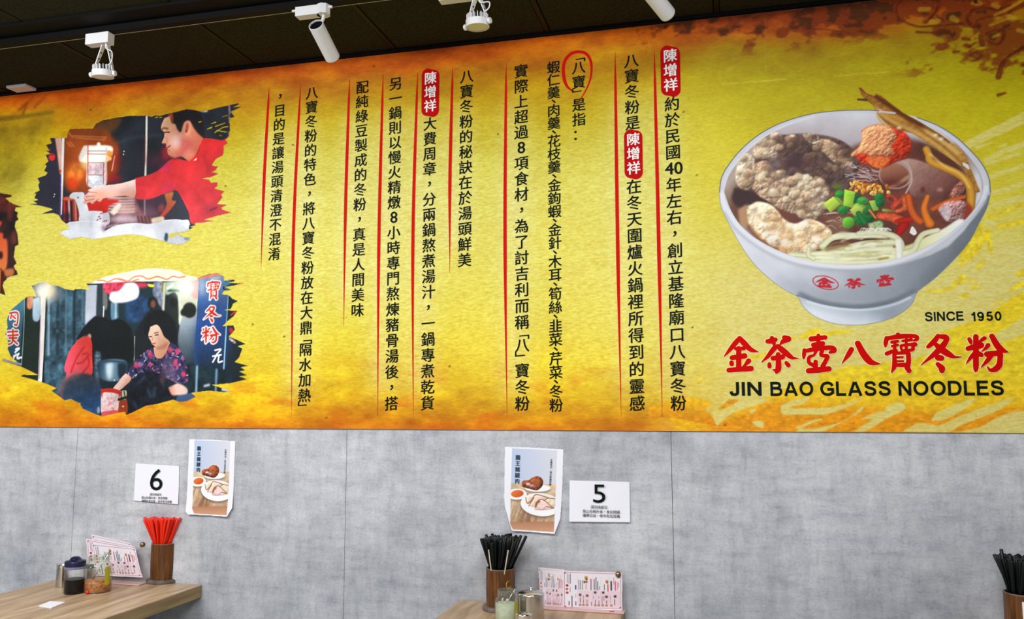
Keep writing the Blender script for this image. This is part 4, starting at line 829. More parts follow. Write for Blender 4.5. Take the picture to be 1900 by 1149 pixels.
def lumps(region, n, cols, r0, r1, dark=(70, 46, 38)):
    P = np.array(Q(region)); x0_, y0_ = P.min(0); x1_, y1_ = P.max(0); pts = []
    while len(pts) < n:
        x, y = RNG.uniform(x0_, x1_), RNG.uniform(y0_, y1_); ins = False
        for (ax, ay), (bx, by) in zip(P, np.roll(P, -1, 0)):
            if (ay > y) != (by > y) and x < ax+(y-ay)*(bx-ax)/(by-ay): ins = not ins
        if ins: pts.append((y, x))
    for y, x in pts:
        r = RNG.uniform(r0, r1); a = RNG.uniform(0, 3); c = np.array(cols[int(RNG.integers(len(cols)))])
        cv_pts = [(x+r*RNG.uniform(0.6, 1.25)*math.cos(q), y+r*0.8*RNG.uniform(0.6, 1.2)*math.sin(q)) for q in np.linspace(0, 2*PI, 8)[:-1]]
        cb.poly([(px+r*0.15, py+r*0.3) for px, py in cv_pts], dark, alpha=0.35, soft=r*0.22, clip=ai*am4)
        cb.poly(cv_pts, c, alpha=0.75, soft=1.6, emb=(r*0.5, 0.75, r*0.8, 0.35), clip=ai*am4)
TAN = [(218, 192, 156), (196, 164, 128), (232, 210, 174), (174, 138, 104)]
lumps('345,285 420,272 520,275 610,300 670,360 660,410 560,420 480,380 420,340 360,330', 26, [(126, 98, 80), (104, 78, 66), (160, 130, 100), (92, 68, 62)], 14, 28)
lumps('340,400 420,360 540,400 620,440 640,500 560,520 470,440 400,440', 16, [(96, 70, 64), (110, 80, 72), (84, 60, 58)], 14, 26)
lumps('250,285 280,262 355,268 362,318 330,372 250,365 236,335', 12, TAN, 14, 26)
lumps('170,370 230,362 238,470 200,505 162,480', 12, TAN, 12, 22)
lumps('240,410 290,385 400,450 470,445 540,470 558,530 540,605 480,645 420,612 340,585 270,545 232,500', 46, TAN, 12, 26)
lumps('440,460 520,450 560,520 520,590 460,560', 14, [(232, 214, 186), (214, 190, 158)], 9, 18)
lumps('215,600 240,570 330,592 380,650 470,650 560,690 560,735 480,780 400,790 320,758 240,710', 34, [(244, 224, 190), (236, 208, 166), (250, 236, 208), (226, 192, 146)], 16, 32, (176, 110, 60))
cb.ell(420, 385, 60, 26, (66, 44, 50), alpha=0.55, soft=16, **k)
# glass noodles
for i in range(46):
    x, y = RNG.uniform(620, 770), RNG.uniform(395, 470); cb.stroke([(x, y), (x+18, y+RNG.uniform(-8, 8)), (x+RNG.uniform(30, 50), y+RNG.uniform(-4, 20))], 1.8, (222, 214, 222) if i % 2 else (150, 110, 104), alpha=0.75, soft=0.5, **k)
for i in range(34):
    x, y = RNG.uniform(530, 640), RNG.uniform(610, 680); cb.stroke([(x, y), (x+15, y-6), (x+RNG.uniform(20, 50), y+RNG.uniform(-8, 14))], 1.8, (206, 200, 190) if i % 2 else (120, 84, 66), alpha=0.7, soft=0.5, **k)
cb.poly(Q('560,640 640,630 660,690 590,720'), (150, 122, 92), alpha=0.5, soft=8, **k)
# fungus roll
cb.poly(Q('870,385 930,372 1010,395 1090,430 1150,470 1160,520 1100,560 1000,545 930,530 915,450'), (150, 112, 100), grad=((900, 400), (166, 132, 120), (1120, 540), (108, 58, 52)), emb=(30, 0.5, 30, 0.15), soft=1.5, **k)
cb.poly(Q('1120,500 1160,470 1178,520 1150,580 1100,560'), (140, 90, 78), emb=(10, 1, 14, 0.6), soft=2, **k)
cb.ell(862, 445, 74, 62, (176, 152, 146), ang=0.15, soft=0.8, **k); cb.ell(860, 447, 66, 54, (136, 76, 58), ang=0.15, grad=((840, 400), (170, 116, 90), (860, 490), (110, 52, 40)), soft=2, **k)
cb.stroke(Q('840,500 880,480 925,450'), 9, (176, 132, 106), soft=2, **k); cb.ell(845, 480, 50, 16, (92, 40, 34), alpha=0.7, soft=8, **k); cb.stroke(Q('910,525 935,470 925,410 900,385'), 4, (190, 166, 160), soft=1, **k)
cb.ell(985, 510, 10, 14, (110, 50, 44), soft=3, **k); cb.ell(1060, 510, 14, 8, (214, 170, 160), alpha=0.6, soft=4, **k)
# red meat
cb.poly(Q('712,250 740,232 792,220 870,232 920,272 934,320 920,360 880,380 850,395 800,415 745,400 700,385 690,362 668,360 672,345 700,322 716,285'), (202, 52, 22), emb=(18, 0.8, 18, 0.6), tex=(14, 0.2), soft=1.2, **k)
cb.poly(Q('712,255 745,232 800,222 850,240 868,280 845,315 858,345 830,362 790,356 765,368 730,350 700,352 668,362 672,346 702,322 716,285'), (238, 160, 112), emb=(14, 0.9, 10, 0.6), tex=(10, 0.14), soft=1.2, **k)
cb.poly(Q('730,370 790,360 840,372 820,400 800,418 750,398'), (226, 112, 50), tex=(8, 0.35), soft=2, **k)
# bamboo strips
A_ = dict(soft=1.0); k2 = {}
BAM = Q('700,55 712,58 735,82 770,95 778,80 800,92 840,125 900,170 960,202 1060,262 1145,325 1180,375 1215,460 1240,520 1222,524 1195,470 1160,410 1075,350 1000,300 940,262 900,250 860,240 820,215 785,180 762,135 730,112 712,90')
bbm = np.zeros_like(am4); q = cb.mask_poly(BAM, False, ss=3); bbm[q[0][2]:q[0][3], q[0][0]:q[0][1]] = q[1]
cb.poly(BAM, (172, 116, 44), smooth=False, grad=((720, 80), (150, 96, 30), (1100, 330), (192, 140, 60)), emb=(14, 0.8, 40, 0.2))
kb = dict(clip=bbm)
for p, r, c, a in [('705,62 800,110 900,185 1000,235 1100,300', 8, (96, 50, 14), 0.8), ('780,100 900,178 980,225', 9, (84, 40, 12), 0.8), ('780,160 860,215 960,260 1060,320 1150,400', 9, (216, 174, 92), 0.8), ('770,140 820,175 900,200', 7, (214, 160, 70), 0.7),
                   ('900,190 1000,262 1090,330 1160,400 1220,500', 4, (110, 60, 20), 0.7), ('1000,250 1080,300 1140,350', 8, (222, 190, 120), 0.8), ('800,200 850,225 900,245', 8, (140, 80, 24), 0.6)]: cb.stroke(Q(p), r, c, alpha=a, soft=4, **kb)
for x, y in [(790, 160), (1040, 268), (1065, 285), (880, 235)]: cb.ell(x, y, 11, 7, (238, 226, 206), alpha=0.8, soft=3, **kb)
cb.stroke(Q('698,110 735,112'), (5, 7), (92, 60, 20), soft=0.5)
bbm = np.maximum(bbm, 0); q = cb.mask_stroke(Q('698,110 735,112'), (5, 7)); b = q[0]; bbm[b[2]:b[3], b[0]:b[1]] = np.maximum(bbm[b[2]:b[3], b[0]:b[1]], q[1])
cb.poly(Q('770,150 800,200 850,235 820,225 790,205'), (206, 176, 110), soft=2, **k)
cb.poly(Q('960,300 1010,320 1100,380 1150,420 1140,440 1060,410 1000,380'), (92, 50, 36), soft=5, **k)
cb.poly(Q('1160,388 1185,400 1190,420 1165,404'), (226, 226, 232), soft=1, **k)
cb.stroke(Q('1000,330 1010,355 1020,385 1080,412 1140,440 1185,480 1198,540 1192,610'), (17, 20), (220, 158, 52), round_=0.35, **k)
cb.stroke(Q('1015,350 1080,405 1150,440 1190,500'), 5, (244, 208, 120), alpha=0.7, soft=3, **k); cb.ell(1192, 610, 20, 14, (226, 170, 70), soft=2, **k)
# shallots, greens
for i in range(44):
    x, y = RNG.uniform(665, 835), RNG.uniform(475, 515); y += (x-665)*0.12
    cb.ell(x, y, RNG.uniform(7, 15), RNG.uniform(5, 10), [(220, 150, 52), (238, 186, 96), (176, 96, 24)][i % 3], ang=RNG.uniform(0, 3), emb=(6, 0.8, 6, 0.4), soft=0.8, **k)
def cube(p, c): cb.poly(Q(p), c, smooth=False, emb=(8, 0.5, 8, 0.1), soft=0.8, **k)
cb.ell(605, 495, 24, 14, (96, 110, 40), soft=4, **k)
for a in [(616, 530, 22, 18, (44, 140, 52)), (692, 560, 22, 34, (20, 84, 44)), (632, 600, 26, 20, (40, 130, 56)), (710, 640, 34, 30, (30, 112, 50)), (740, 600, 30, 22, (30, 110, 48)), (700, 590, 30, 22, (140, 176, 60)), (718, 560, 26, 18, (60, 150, 60)), (745, 640, 28, 20, (20, 90, 42)), (790, 670, 20, 24, (28, 100, 46))]: cb.ell(*a[:4], a[4], emb=(8, 0.8, 10, 0.3), soft=1.2, **k)
cube('543,572 588,540 622,572 576,612', (176, 208, 72)); cube('588,540 612,545 640,575 622,578', (120, 160, 56)); cube('638,508 686,520 672,590 632,580', (158, 212, 62)); cube('660,600 690,578 720,590 715,620 680,625', (168, 190, 84)); cube('745,560 775,556 790,600 765,604', (150, 186, 76))
cb.poly(Q('768,535 800,526 816,560 806,584 780,584'), (24, 112, 52), emb=(10, 0.8, 8, 0.2), **k); cb.ell(655, 655, 26, 25, (96, 176, 50), emb=(10, .6, 8, .2), **k); cb.stroke(Q('700,615 725,655'), 12, (30, 124, 54), round_=0.3, **k)
cb.poly(Q('740,660 800,650 805,690 760,700'), (190, 206, 150), alpha=0.8, soft=3, tex=(8, 0.4), **k); cb.stroke(Q('810,600 860,605'), 8, (150, 176, 70), round_=0.3, **k)
# carrots, shrimps
cb.ell(890, 600, 60, 60, (120, 36, 24), alpha=0.6, soft=14, **k)
cb.stroke(Q('830,540 860,550 850,590 880,560 900,540'), (12, 10), (196, 70, 48), round_=0.3, tex=(8, 0.4), **k); cb.stroke(Q('905,555 905,590 870,605'), (16, 10), (214, 96, 52), round_=0.3, tex=(8, 0.3), **k)
cb.ell(840, 555, 16, 16, (120, 50, 40), soft=2, tex=(6, 0.5), **k)
cb.stroke(Q('795,625 840,630 890,650'), (16, 24), (228, 92, 52), round_=0.3, tex=(8, 0.3), **k); cb.stroke(Q('900,665 880,700'), (26, 16), (182, 24, 14), round_=0.3, **k); cb.stroke(Q('870,650 930,640'), (10, 16), (190, 34, 18), round_=0.3, **k)
cb.stroke(Q('1030,595 1100,560 1168,542'), (13, 9), (216, 98, 36), round_=0.35, **k); cb.stroke(Q('920,540 930,590 950,630 972,650'), (15, 17), (222, 98, 34), round_=0.35, **k); cb.stroke(Q('1005,540 990,590 1002,635 1015,660'), (11, 22), (236, 128, 40), round_=0.35, **k)
cb.stroke(Q('748,600 775,635'), (5, 4), (226, 120, 50), **k)
# fish cake
cb.poly(Q('1052,596 1080,568 1120,560 1165,560 1190,610 1170,650 1120,655 1080,640'), (172, 128, 126), emb=(14, 1.0, 16, 0.6), soft=1.5, **k); cb.poly(Q('1060,600 1100,580 1110,620 1090,650'), (206, 186, 192), soft=2, tex=(8, 0.2), **k)
cb.poly(Q('1180,560 1210,600 1190,630 1160,640'), (150, 60, 40), soft=4, **k)
# noodles
NC = (226, 228, 186)
cb.poly(Q('480,800 600,760 800,740 900,760 1000,720 1100,690 1150,650 1172,662 1090,725 960,790 860,822 720,842 560,842 430,812'), (214, 214, 150), soft=3, **k)
cb.poly(Q('950,760 1000,720 1080,680 1146,640 1174,662 1100,722 980,785 905,812'), (232, 234, 226), soft=1.5, grad=((960, 780), (222, 222, 160), (1150, 650), (240, 242, 242)), **k)
for p, r in [('400,800 480,806 600,815 720,820 850,806', (16, 15)), ('420,815 560,830 700,832 860,822', 12), ('490,795 600,788 760,775 880,770', (12, 16)), ('540,760 580,725 640,715 740,712 820,715', (15, 13)), ('650,770 720,752 820,745 880,740', (17, 15)),
             ('700,705 780,700 850,715 885,750 882,815', (12, 19)), ('905,790 945,775 965,735 990,705 1050,690', (16, 12)), ('480,770 478,800 500,815', (9, 12))]:
    cb.stroke(Q(p), r, NC, round_=0.22, **k)
for i in range(26):
    x, y = RNG.uniform(470, 860), RNG.uniform(770, 826); L_ = RNG.uniform(60, 150)
    cb.stroke([(x, y), (x+L_*0.5, y-RNG.uniform(-4, 12)), (x+L_, y+RNG.uniform(-8, 6))], RNG.uniform(3, 6), (238, 240, 208) if i % 3 else (188, 186, 130), alpha=0.6, soft=1.5, **k)
for i in range(10):
    y = RNG.uniform(700, 760); x = RNG.uniform(560, 800); cb.stroke([(x, y+14), (x+40, y), (x+90, y+4)], RNG.uniform(3, 6), (240, 242, 216) if i % 3 else (170, 150, 106), alpha=0.6, soft=1.5, **k)
cb.stroke(Q('876,740 880,810'), 17, (240, 242, 226), round_=0.15, **k)
cb.stroke(Q('560,775 650,752'), 8, (120, 84, 50), alpha=0.7, soft=4, **k); cb.stroke(Q('790,818 830,812'), 5, (150, 120, 30), alpha=0.8, soft=2, **k); cb.ell(858, 762, 6, 6, (130, 80, 40), soft=1.5, **k)
cb.poly(Q('925,700 938,672 958,700 945,712'), (240, 236, 232), soft=1, **k)
for i in range(16):
    x = RNG.uniform(690, 850); cb.stroke([(x, 695), (x+12, 680), (x+30, 690)], 2, (234, 236, 226), alpha=0.8, **k)
photo_grain(cb, 0.07, 0.03)
# rim highlights and the bowl's outline
k = dict(clip=am4)
cb.stroke(Q('92,520 112,590 160,665 250,745 360,802 480,836 600,850 720,852 850,836 980,790 1100,724 1190,642 1250,560 1268,500'), 10, (226, 230, 238), alpha=0.9, soft=2.5, **k)
cb.stroke(Q('105,610 160,690 260,768 370,824 490,856 620,868 750,864 880,840 1000,790 1120,712 1210,624 1262,560'), 6, (166, 172, 184), alpha=0.6, soft=4, **k)
cb.stroke(Q('88,520 104,450 150,380 215,312 300,252 400,206 520,172 640,162 760,160 860,170'), 5, (206, 208, 216), alpha=0.9, soft=1, **k)
cb.stroke(Q('1060,232 1135,282 1200,345 1248,405 1276,470 1278,530'), 5, (200, 206, 220), alpha=0.9, soft=1, **k)
am4 = np.maximum(am4, bbm)
for p in ['83,520 95,450 140,378 200,312 280,252 380,205 500,172 620,159 740,157 790,160', '960,190 1050,225 1130,275 1200,340 1250,400 1278,460 1284,520', ]: cb.stroke(Q(p), 2.6, (96, 98, 112), alpha=0.9)
cb.stroke(Q('1284,520 1270,585 1230,665 1190,740 1120,822 1040,900 962,962 940,1010 895,1052 830,1085 745,1105 660,1110 580,1100 505,1070 455,1028 430,985 375,955 300,900 230,830 170,742 120,650 90,585 83,520'), 1.6, (110, 116, 124), alpha=0.7)
BR = (190, 34, 46)
t = np.linspace(0, 2*PI, 33); cb.stroke([(554+56*math.cos(a)+4*math.sin(a), 922+29*math.sin(a)+8*math.cos(a)) for a in t], 2.2, BR)
glyph_in(cb, 'jin', 552, 922, 84, 42, BR, sky=0.10, extra=1); glyph_in(cb, 'cha', 684, 926, 90, 44, BR, sky=0.0, extra=1); glyph_in(cb, 'hu', 818, 912, 78, 48, BR, sky=-0.08, extra=1)
cb.mesh('bowl_print', -0.0071, M_PHOTO, mural, am4)['label'] = 'printed white bowl of glass noodles with meat, bamboo and greens'
# ------------------------------------------------------------------ lettering
_gc = {}
def glyph(s, bold=0.0):
    if (s, bold) not in _gc:
        c = bpy.data.curves.new('type', 'FONT'); c.body = s; c.offset = bold; c.resolution_u = 4
        o = bpy.data.objects.new('type', c); me = bpy.data.meshes.new_from_object(o)
        co = np.array([v.co[:2] for v in me.vertices]).reshape(-1, 2); fs = [tuple(p.vertices) for p in me.polygons]
        bpy.data.objects.remove(o); bpy.data.meshes.remove(me); bpy.data.curves.remove(c)
        _gc[(s, bold)] = (co, fs)
    return _gc[(s, bold)]
class Type:
    """flat lettering gathered into one part; every glyph set in wall metres."""
    def __init__(s, y): s.v = []; s.f = []; s.y = y
    def add(s, co, fs):
        b = len(s.v); s.v += [(a, s.y, c) for a, c in co]; s.f += [tuple(i+b for i in f) for f in fs]
    def char(s, ch, cx, cz, em, bold=0.0, skew=0.07, sx=1.0):
        co, fs = glyph(ch, 0.0)
        if not len(co): return
        p = co.copy()
        if ch in '，、': p -= (co.min(0)+co.max(0))/2; 
        elif ch.isascii(): p -= (co.min(0)+co.max(0))/2; p *= 1.12
        else: p -= (0.5, 0.38)
        if ch in '「」': p = np.stack([p[:, 1], -p[:, 0]], 1)*(1.0, 0.8)
        p[:, 0] *= sx; p[:, 1] += p[:, 0]*skew if not ch.isascii() else 0
        for i, (dx, dz) in enumerate(((0, 0),) if not bold else ((-bold, 0), (bold, 0), (0, bold*0.6), (0, -bold*0.4))):
            y0 = s.y; s.y = y0-0.00002*i; s.add((p+(dx, dz))*em+(cx, cz), fs); s.y = y0
    def word(s, w_, px0, py0, px1, py1, bold=0.0):
        """fit a word to the traced box."""
        co, fs = glyph(w_, bold); a = on_wall([(px0, (py0+py1)/2), (px1, (py0+py1)/2), ((px0+px1)/2, py0), ((px0+px1)/2, py1)])
        lo, hi = co.min(0), co.max(0); p = (co-lo)/(hi-lo)
        s.add(np.stack([a[0, 0]+p[:, 0]*(a[1, 0]-a[0, 0]), a[3, 1]+p[:, 1]*(a[2, 1]-a[3, 1])], 1), fs)
    def build(s, name, m, parent):
        me = bpy.data.meshes.new(name); me.from_pydata(s.v, [], s.f); return link(name, me, m, parent)
SLOT = {'、': 0.4, '「': 0.42, '」': 0.55}
def column(text, p0, p1, em_k=1.0, mat_=None, y=-0.0082, bold=0.010, name='printed_character', parent=None, sx=0.95):
    a = on_wall([p0, p1]); w_ = [SLOT.get(c, 1.0) for c in text]
    pos = [0.0]
    for i in range(1, len(text)): pos.append(pos[-1]+(w_[i-1]+w_[i])/2)
    T_ = Type(y); pitch = (a[0, 1]-a[1, 1])/pos[-1]
    for c, q in zip(text, pos):
        t_ = q/pos[-1]; cx, cz = a[0]*(1-t_)+a[1]*t_
        if c == '④':
            T_.char('4', cx-pitch*0.24, cz, pitch*em_k*1.0, bold+0.004); T_.char('0', cx+pitch*0.30, cz, pitch*em_k*1.0, bold+0.004)
        else: T_.char(c, cx, cz, pitch*em_k, bold, sx=sx)
        T_.build(name, mat_ or M_INK, parent or mural); T_ = Type(y)
COLS = [('約於民國④年左右，創立基隆廟口八寶冬粉', (1247, 194), (1259, 748)), ('八寶冬粉是', (1171.7, 114), (1174, 229)), ('在冬天圍爐火鍋裡所得到的靈感', (1176.6, 347), (1182.5, 748.5)),
        ('「八寶」是指：', (1074, 107.5), (1075, 250)), ('蝦仁羹、肉羹、花枝羹、金鉤蝦、金針、木耳、筍絲、韭菜、芹菜、冬粉', (1027.5, 126), (1032.7, 752)), ('實際上超過8項食材，為了討吉利而稱「八」寶冬粉', (967.6, 133), (970, 749)),
        ('八寶冬粉的秘訣在於湯頭鮮美', (867, 143), (863, 483)), ('大費周章，分兩鍋熬煮湯汁，一鍋專煮乾貨', (799, 230.7), (794.4, 748)), ('另一鍋則以慢火精燉8小時專門熬煉豬骨湯後，搭', (735.5, 156.4), (727.6, 748.8)),
        ('配純綠豆製成的冬粉，真是人間美味', (673.8, 163), (664.8, 576)), ('八寶冬粉的特色，將八寶冬粉放在大鼎「隔水加熱」', (580.3, 173.5), (566, 756)), ('，目的是讓湯頭清澄不混淆', (521.7, 180), (510.7, 471.5))]
for txt, a_, b_ in COLS:
    column(txt, a_, b_, 0.94 if '、' not in txt else 1.04, bold=0.017, sx=1.0)
RULES = [[(501, 165), (492, 330), (486, 500)], [(559, 160), (546, 440), (542.5, 772)], [(650, 148), (643, 370), (639, 606)], [(712, 140), (704.5, 440), (702, 773)], [(776, 134), (767.5, 440), (768, 775)],
         [(841, 127), (836, 330), (835.7, 508)], [(940, 118), (938, 440), (941.6, 775)], [(1141.6, 98), (1146.5, 450), (1152.9, 775)], [(1214, 92), (1222.5, 450), (1229, 775)]]
def ribbon(pts, prof, y, name, m, parent):
    P = on_wall(spline(np.array(pts), 12)); n = len(P); t = np.linspace(0, 1, n); r = np.interp(t, [k for k, _ in prof], [v for _, v in prof])
    d = np.gradient(P, axis=0); d /= np.linalg.norm(d, axis=1)[:, None]; nr = np.stack([-d[:, 1], d[:, 0]], 1)
    L, R_ = P+nr*r[:, None], P-nr*r[:, None]
    v = [(a, y, c) for a, c in L]+[(a, y, c) for a, c in R_]
    me = bpy.data.meshes.new(name); me.from_pydata(v, [], [(i, i+1, n+i+1, n+i) for i in range(n-1)]); return link(name, me, m, parent)
for p in RULES: ribbon(p, [(0, 0.0004), (0.08, 0.0046), (0.3, 0.0064), (0.55, 0.0068), (1, 0.0003)], -0.0080, 'rule_line', M_RED, mural)
ribbon([(920+x/3.19, 90+y/3.19) for x, y in Q('478,330 505,300 540,240 562,180 568,120 560,70 535,35 495,24 450,34 415,70 402,120 406,180 422,225 448,250 470,262')],
       [(0, 0.0006), (0.12, 0.0025), (0.35, 0.005), (0.55, 0.006), (0.8, 0.0065), (1, 0.0012)], -0.0078, 'hand_drawn_ring', M_RED, mural)
def badge(px0, py0, px1, py1, dx, chars):
    A = on_wall([(px0, py0), (px1, py0), (px1+dx, py1), (px0+dx, py1)]); rr = 0.026; pts = []
    for i, q in enumerate(A):
        sx_ = (1, -1, -1, 1)[i]; sz = (-1, -1, 1, 1)[i]; cx, cz = q[0]+sx_*rr, q[1]+sz*rr; a0 = (PI, PI/2, 0, -PI/2)[i]
        for k_ in range(7): 
            an = a0-k_*PI/12; pts.append((cx+rr*math.cos(an), -0.0079, cz+rr*math.sin(an)))
    me = bpy.data.meshes.new('name_badge'); me.from_pydata(pts, [], [tuple(range(len(pts)))][:1]); b_ = link('name_badge', me, M_BADGE, mural)
    T_ = Type(-0.0085); u = (A[0, 0]+A[1, 0])/2; em = (A[0, 1]-A[3, 1])/3.25
    for i, ch in enumerate('陳增祥'):
        t_ = (i+0.72)/3.44; T_.char(ch, u+(A[3, 0]-A[0, 0])*t_, A[0, 1]*(1-t_)+A[3, 1]*t_, em*0.88, 0.022)
    T_.build('badge_lettering', M_BWHITE, b_)
badge(1225, 87, 1261.5, 180, 2, ''); badge(1158, 242, 1192, 333, 1.5, ''); badge(784, 129.5, 816.5, 217.5, -1, '')
# logo characters: brush strokes as flat ink
def ink_strokes(key, ox, oy, sc, extra, y, name, m, parent):
    V_, F_ = [], []; n_ = 0
    for st in GLY[key]:
        sp = spline(T(st), 5); P = on_wall(np.stack([sp[:, 0]/sc+ox, sp[:, 1]/sc+oy], 1)); R_ = (sp[:, 2]+extra)/sc*0.00193
        for i, (p, r) in enumerate(zip(P, R_)):
            yy = y-0.000012*n_; n_ += 1; b = len(V_)
            V_ += [(p[0]+r*math.cos(-k_*PI/8), yy, p[1]+r*math.sin(-k_*PI/8)) for k_ in range(16)]; F_.append(tuple(range(b, b+16)))
            if i:
                q, rq = P[i-1], R_[i-1]; d = p-q; L = np.hypot(*d)
                if L > 1e-6:
                    nn = np.array([-d[1], d[0]])/L; yy -= 0.000006; b = len(V_)
                    V_ += [(q[0]+nn[0]*rq, yy, q[1]+nn[1]*rq), (p[0]+nn[0]*r, yy, p[1]+nn[1]*r), (p[0]-nn[0]*r, yy, p[1]-nn[1]*r), (q[0]-nn[0]*rq, yy, q[1]-nn[1]*rq)]; F_.append((b, b+1, b+2, b+3))
    me = bpy.data.meshes.new(name); me.from_pydata(V_, [], F_); return link(name, me, m, parent)
for key in ('jin', 'cha', 'hu', 'ba', 'bao', 'dong', 'fen'):
    ox = 1600 if key in ('bao', 'dong', 'fen') else 1330
    a_ = ink_strokes(key, ox, 600, 6.786, 9, -0.0073, 'logo_outline', M_CREAM, mural)
    ink_strokes(key, ox, 600, 6.786, 1.5, -0.0088, 'logo_character', M_LOGO, mural)
LET = {'J': (0.60, [('c', '.49,1 .49,.34 .46,.16 .38,.10 .28,.09 .16,.13 .10,.32')]), 'I': (0.20, [('l', '.1,0 .1,1')]), 'N': (0.84, [('l', '.1,0 .1,1'), ('l', '.74,0 .74,1'), ('l', '.12,.93 .72,.07')]),
       'B': (0.86, [('l', '.1,0 .1,1'), ('c', '.1,.91 .45,.91 .62,.87 .68,.74 .62,.60 .45,.55 .1,.55'), ('c', '.1,.55 .50,.54 .70,.47 .76,.31 .70,.15 .50,.09 .1,.09')]), 'A': (0.96, [('l', '.09,0 .45,.97'), ('l', '.87,0 .51,.97'), ('l', '.26,.30 .70,.30')]),
       'O': (0.98, [('o', '.49,.5 .39,.415')]), 'G': (0.96, [('c', '.86,.70 .76,.84 .62,.90 .49,.91 .24,.82 .10,.50 .24,.18 .49,.09 .66,.11 .84,.22 .86,.30'), ('l', '.86,.16 .86,.54'), ('l', '.50,.46 .94,.46')]), 'L': (0.68, [('l', '.1,0 .1,1'), ('l', '.1,.09 .68,.09')]),
       'S': (0.82, [('c', '.72,.70 .62,.87 .42,.915 .20,.86 .13,.73 .20,.61 .42,.53 .64,.45 .72,.29 .63,.13 .42,.085 .20,.13 .10,.31')]), 'D': (0.88, [('l', '.1,0 .1,1'), ('c', '.1,.91 .42,.91 .66,.82 .78,.5 .66,.18 .42,.09 .1,.09')]),
       'E': (0.74, [('l', '.1,0 .1,1'), ('l', '.1,.91 .72,.91'), ('l', '.1,.53 .68,.53'), ('l', '.1,.09 .74,.09')]), 'C': (0.92, [('c', '.85,.68 .73,.85 .49,.91 .24,.82 .10,.50 .24,.18 .49,.09 .74,.16 .86,.34')]),
       '1': (0.46, [('l', '.36,0 .36,1'), ('c', '.36,.90 .24,.76 .08,.68')]), '9': (0.68, [('o', '.33,.67 .24,.245'), ('c', '.57,.70 .58,.42 .50,.16 .34,.085 .12,.20')]), '5': (0.70, [('l', '.62,.91 .18,.91'), ('l', '.22,.94 .15,.50'), ('c', '.14,.50 .34,.58 .54,.52 .60,.34 .54,.16 .34,.085 .10,.24')]), '0': (0.68, [('o', '.34,.5 .24,.415')])}
def set_word(w_, px0, py0, px1, py1, t_=0.19):
    a = on_wall([(px0, (py0+py1)/2), (px1, (py0+py1)/2), ((px0+px1)/2, py0), ((px0+px1)/2, py1)])
    gap = 0.13 if not w_.isdigit() else 0.17; tot = sum(LET[c][0] for c in w_)+gap*(len(w_)-1); kx = (a[1, 0]-a[0, 0])/tot; kz = a[2, 1]-a[3, 1]; cur = 0
    for c in w_:
        V_, F_ = [], []
        for i, (kind, s_) in enumerate(LET[c][1]):
            P = np.array(Q(s_))
            if kind == 'o':
                an = np.linspace(0, 2*PI, 41); P = P[0]+np.stack([P[1, 0]*np.cos(an), P[1, 1]*np.sin(an)], 1)
            elif kind == 'c': P = spline(P, 6)
            d = np.gradient(P, axis=0); d /= np.linalg.norm(d, axis=1)[:, None]; nr = np.stack([-d[:, 1], d[:, 0]], 1)*t_/2
            n = len(P); b_ = len(V_); y_ = -0.0082-0.00002*i
            for q in np.vstack([P+nr, P-nr]): V_.append((a[0, 0]+(cur+q[0])*kx, y_, a[3, 1]+q[1]*kz))
            F_ += [(b_+j, b_+j+1, b_+n+j+1, b_+n+j) for j in range(n-1)]
        me = bpy.data.meshes.new('printed_letter'); me.from_pydata(V_, [], F_); link('printed_letter', me, M_INK, mural); cur += LET[c][0]+gap
for w_, bx in [('JIN', (1353, 709, 1413, 734.6)), ('BAO', (1429, 708.6, 1508.6, 734.8)), ('GLASS', (1521, 708, 1651.6, 734.6)), ('NOODLES', (1666, 707, 1861, 734)), ('SINCE', (1714.8, 579, 1786.3, 596)), ('1950', (1800, 579, 1856.8, 596))]:
    set_word(w_, *bx)

# ------------------------------------------------------------------ paper sheets taped to the wall
def bilinear(corners):
    c = np.array(corners, float)                          # TL TR BR BL, unit square is 1000 x 1000
    def f(P):
        u, v = P[:, 0:1]/1000, P[:, 1:2]/1000
        return (c[0]*(1-u)+c[1]*u)*(1-v)+(c[3]*(1-u)+c[2]*u)*v
    return f
def plane_fn(y):
    def f(P):
        d = (P[:, 0:1]-950)/F_PX*RT-(P[:, 1:2]-574.5)/F_PX*UP+FW; t_ = (y+CAM_D)/d[:, 1]
        return np.stack([t_*d[:, 0], CAM_H+t_*d[:, 2]], 1)
    return f
def sheet_canvas(pxs, res, fn, mapf=None):
    g = (lambda P: fn(mapf(P))) if mapf else fn
    q = fn(np.array(pxs, float)); return Canvas(q[:, 0].min()-0.002, q[:, 0].max()+0.002, q[:, 1].min()-0.002, q[:, 1].max()+0.002, res, g)
CP = [(950.5, 832.3), (1034, 836), (1028.8, 986.7), (947.5, 981)]
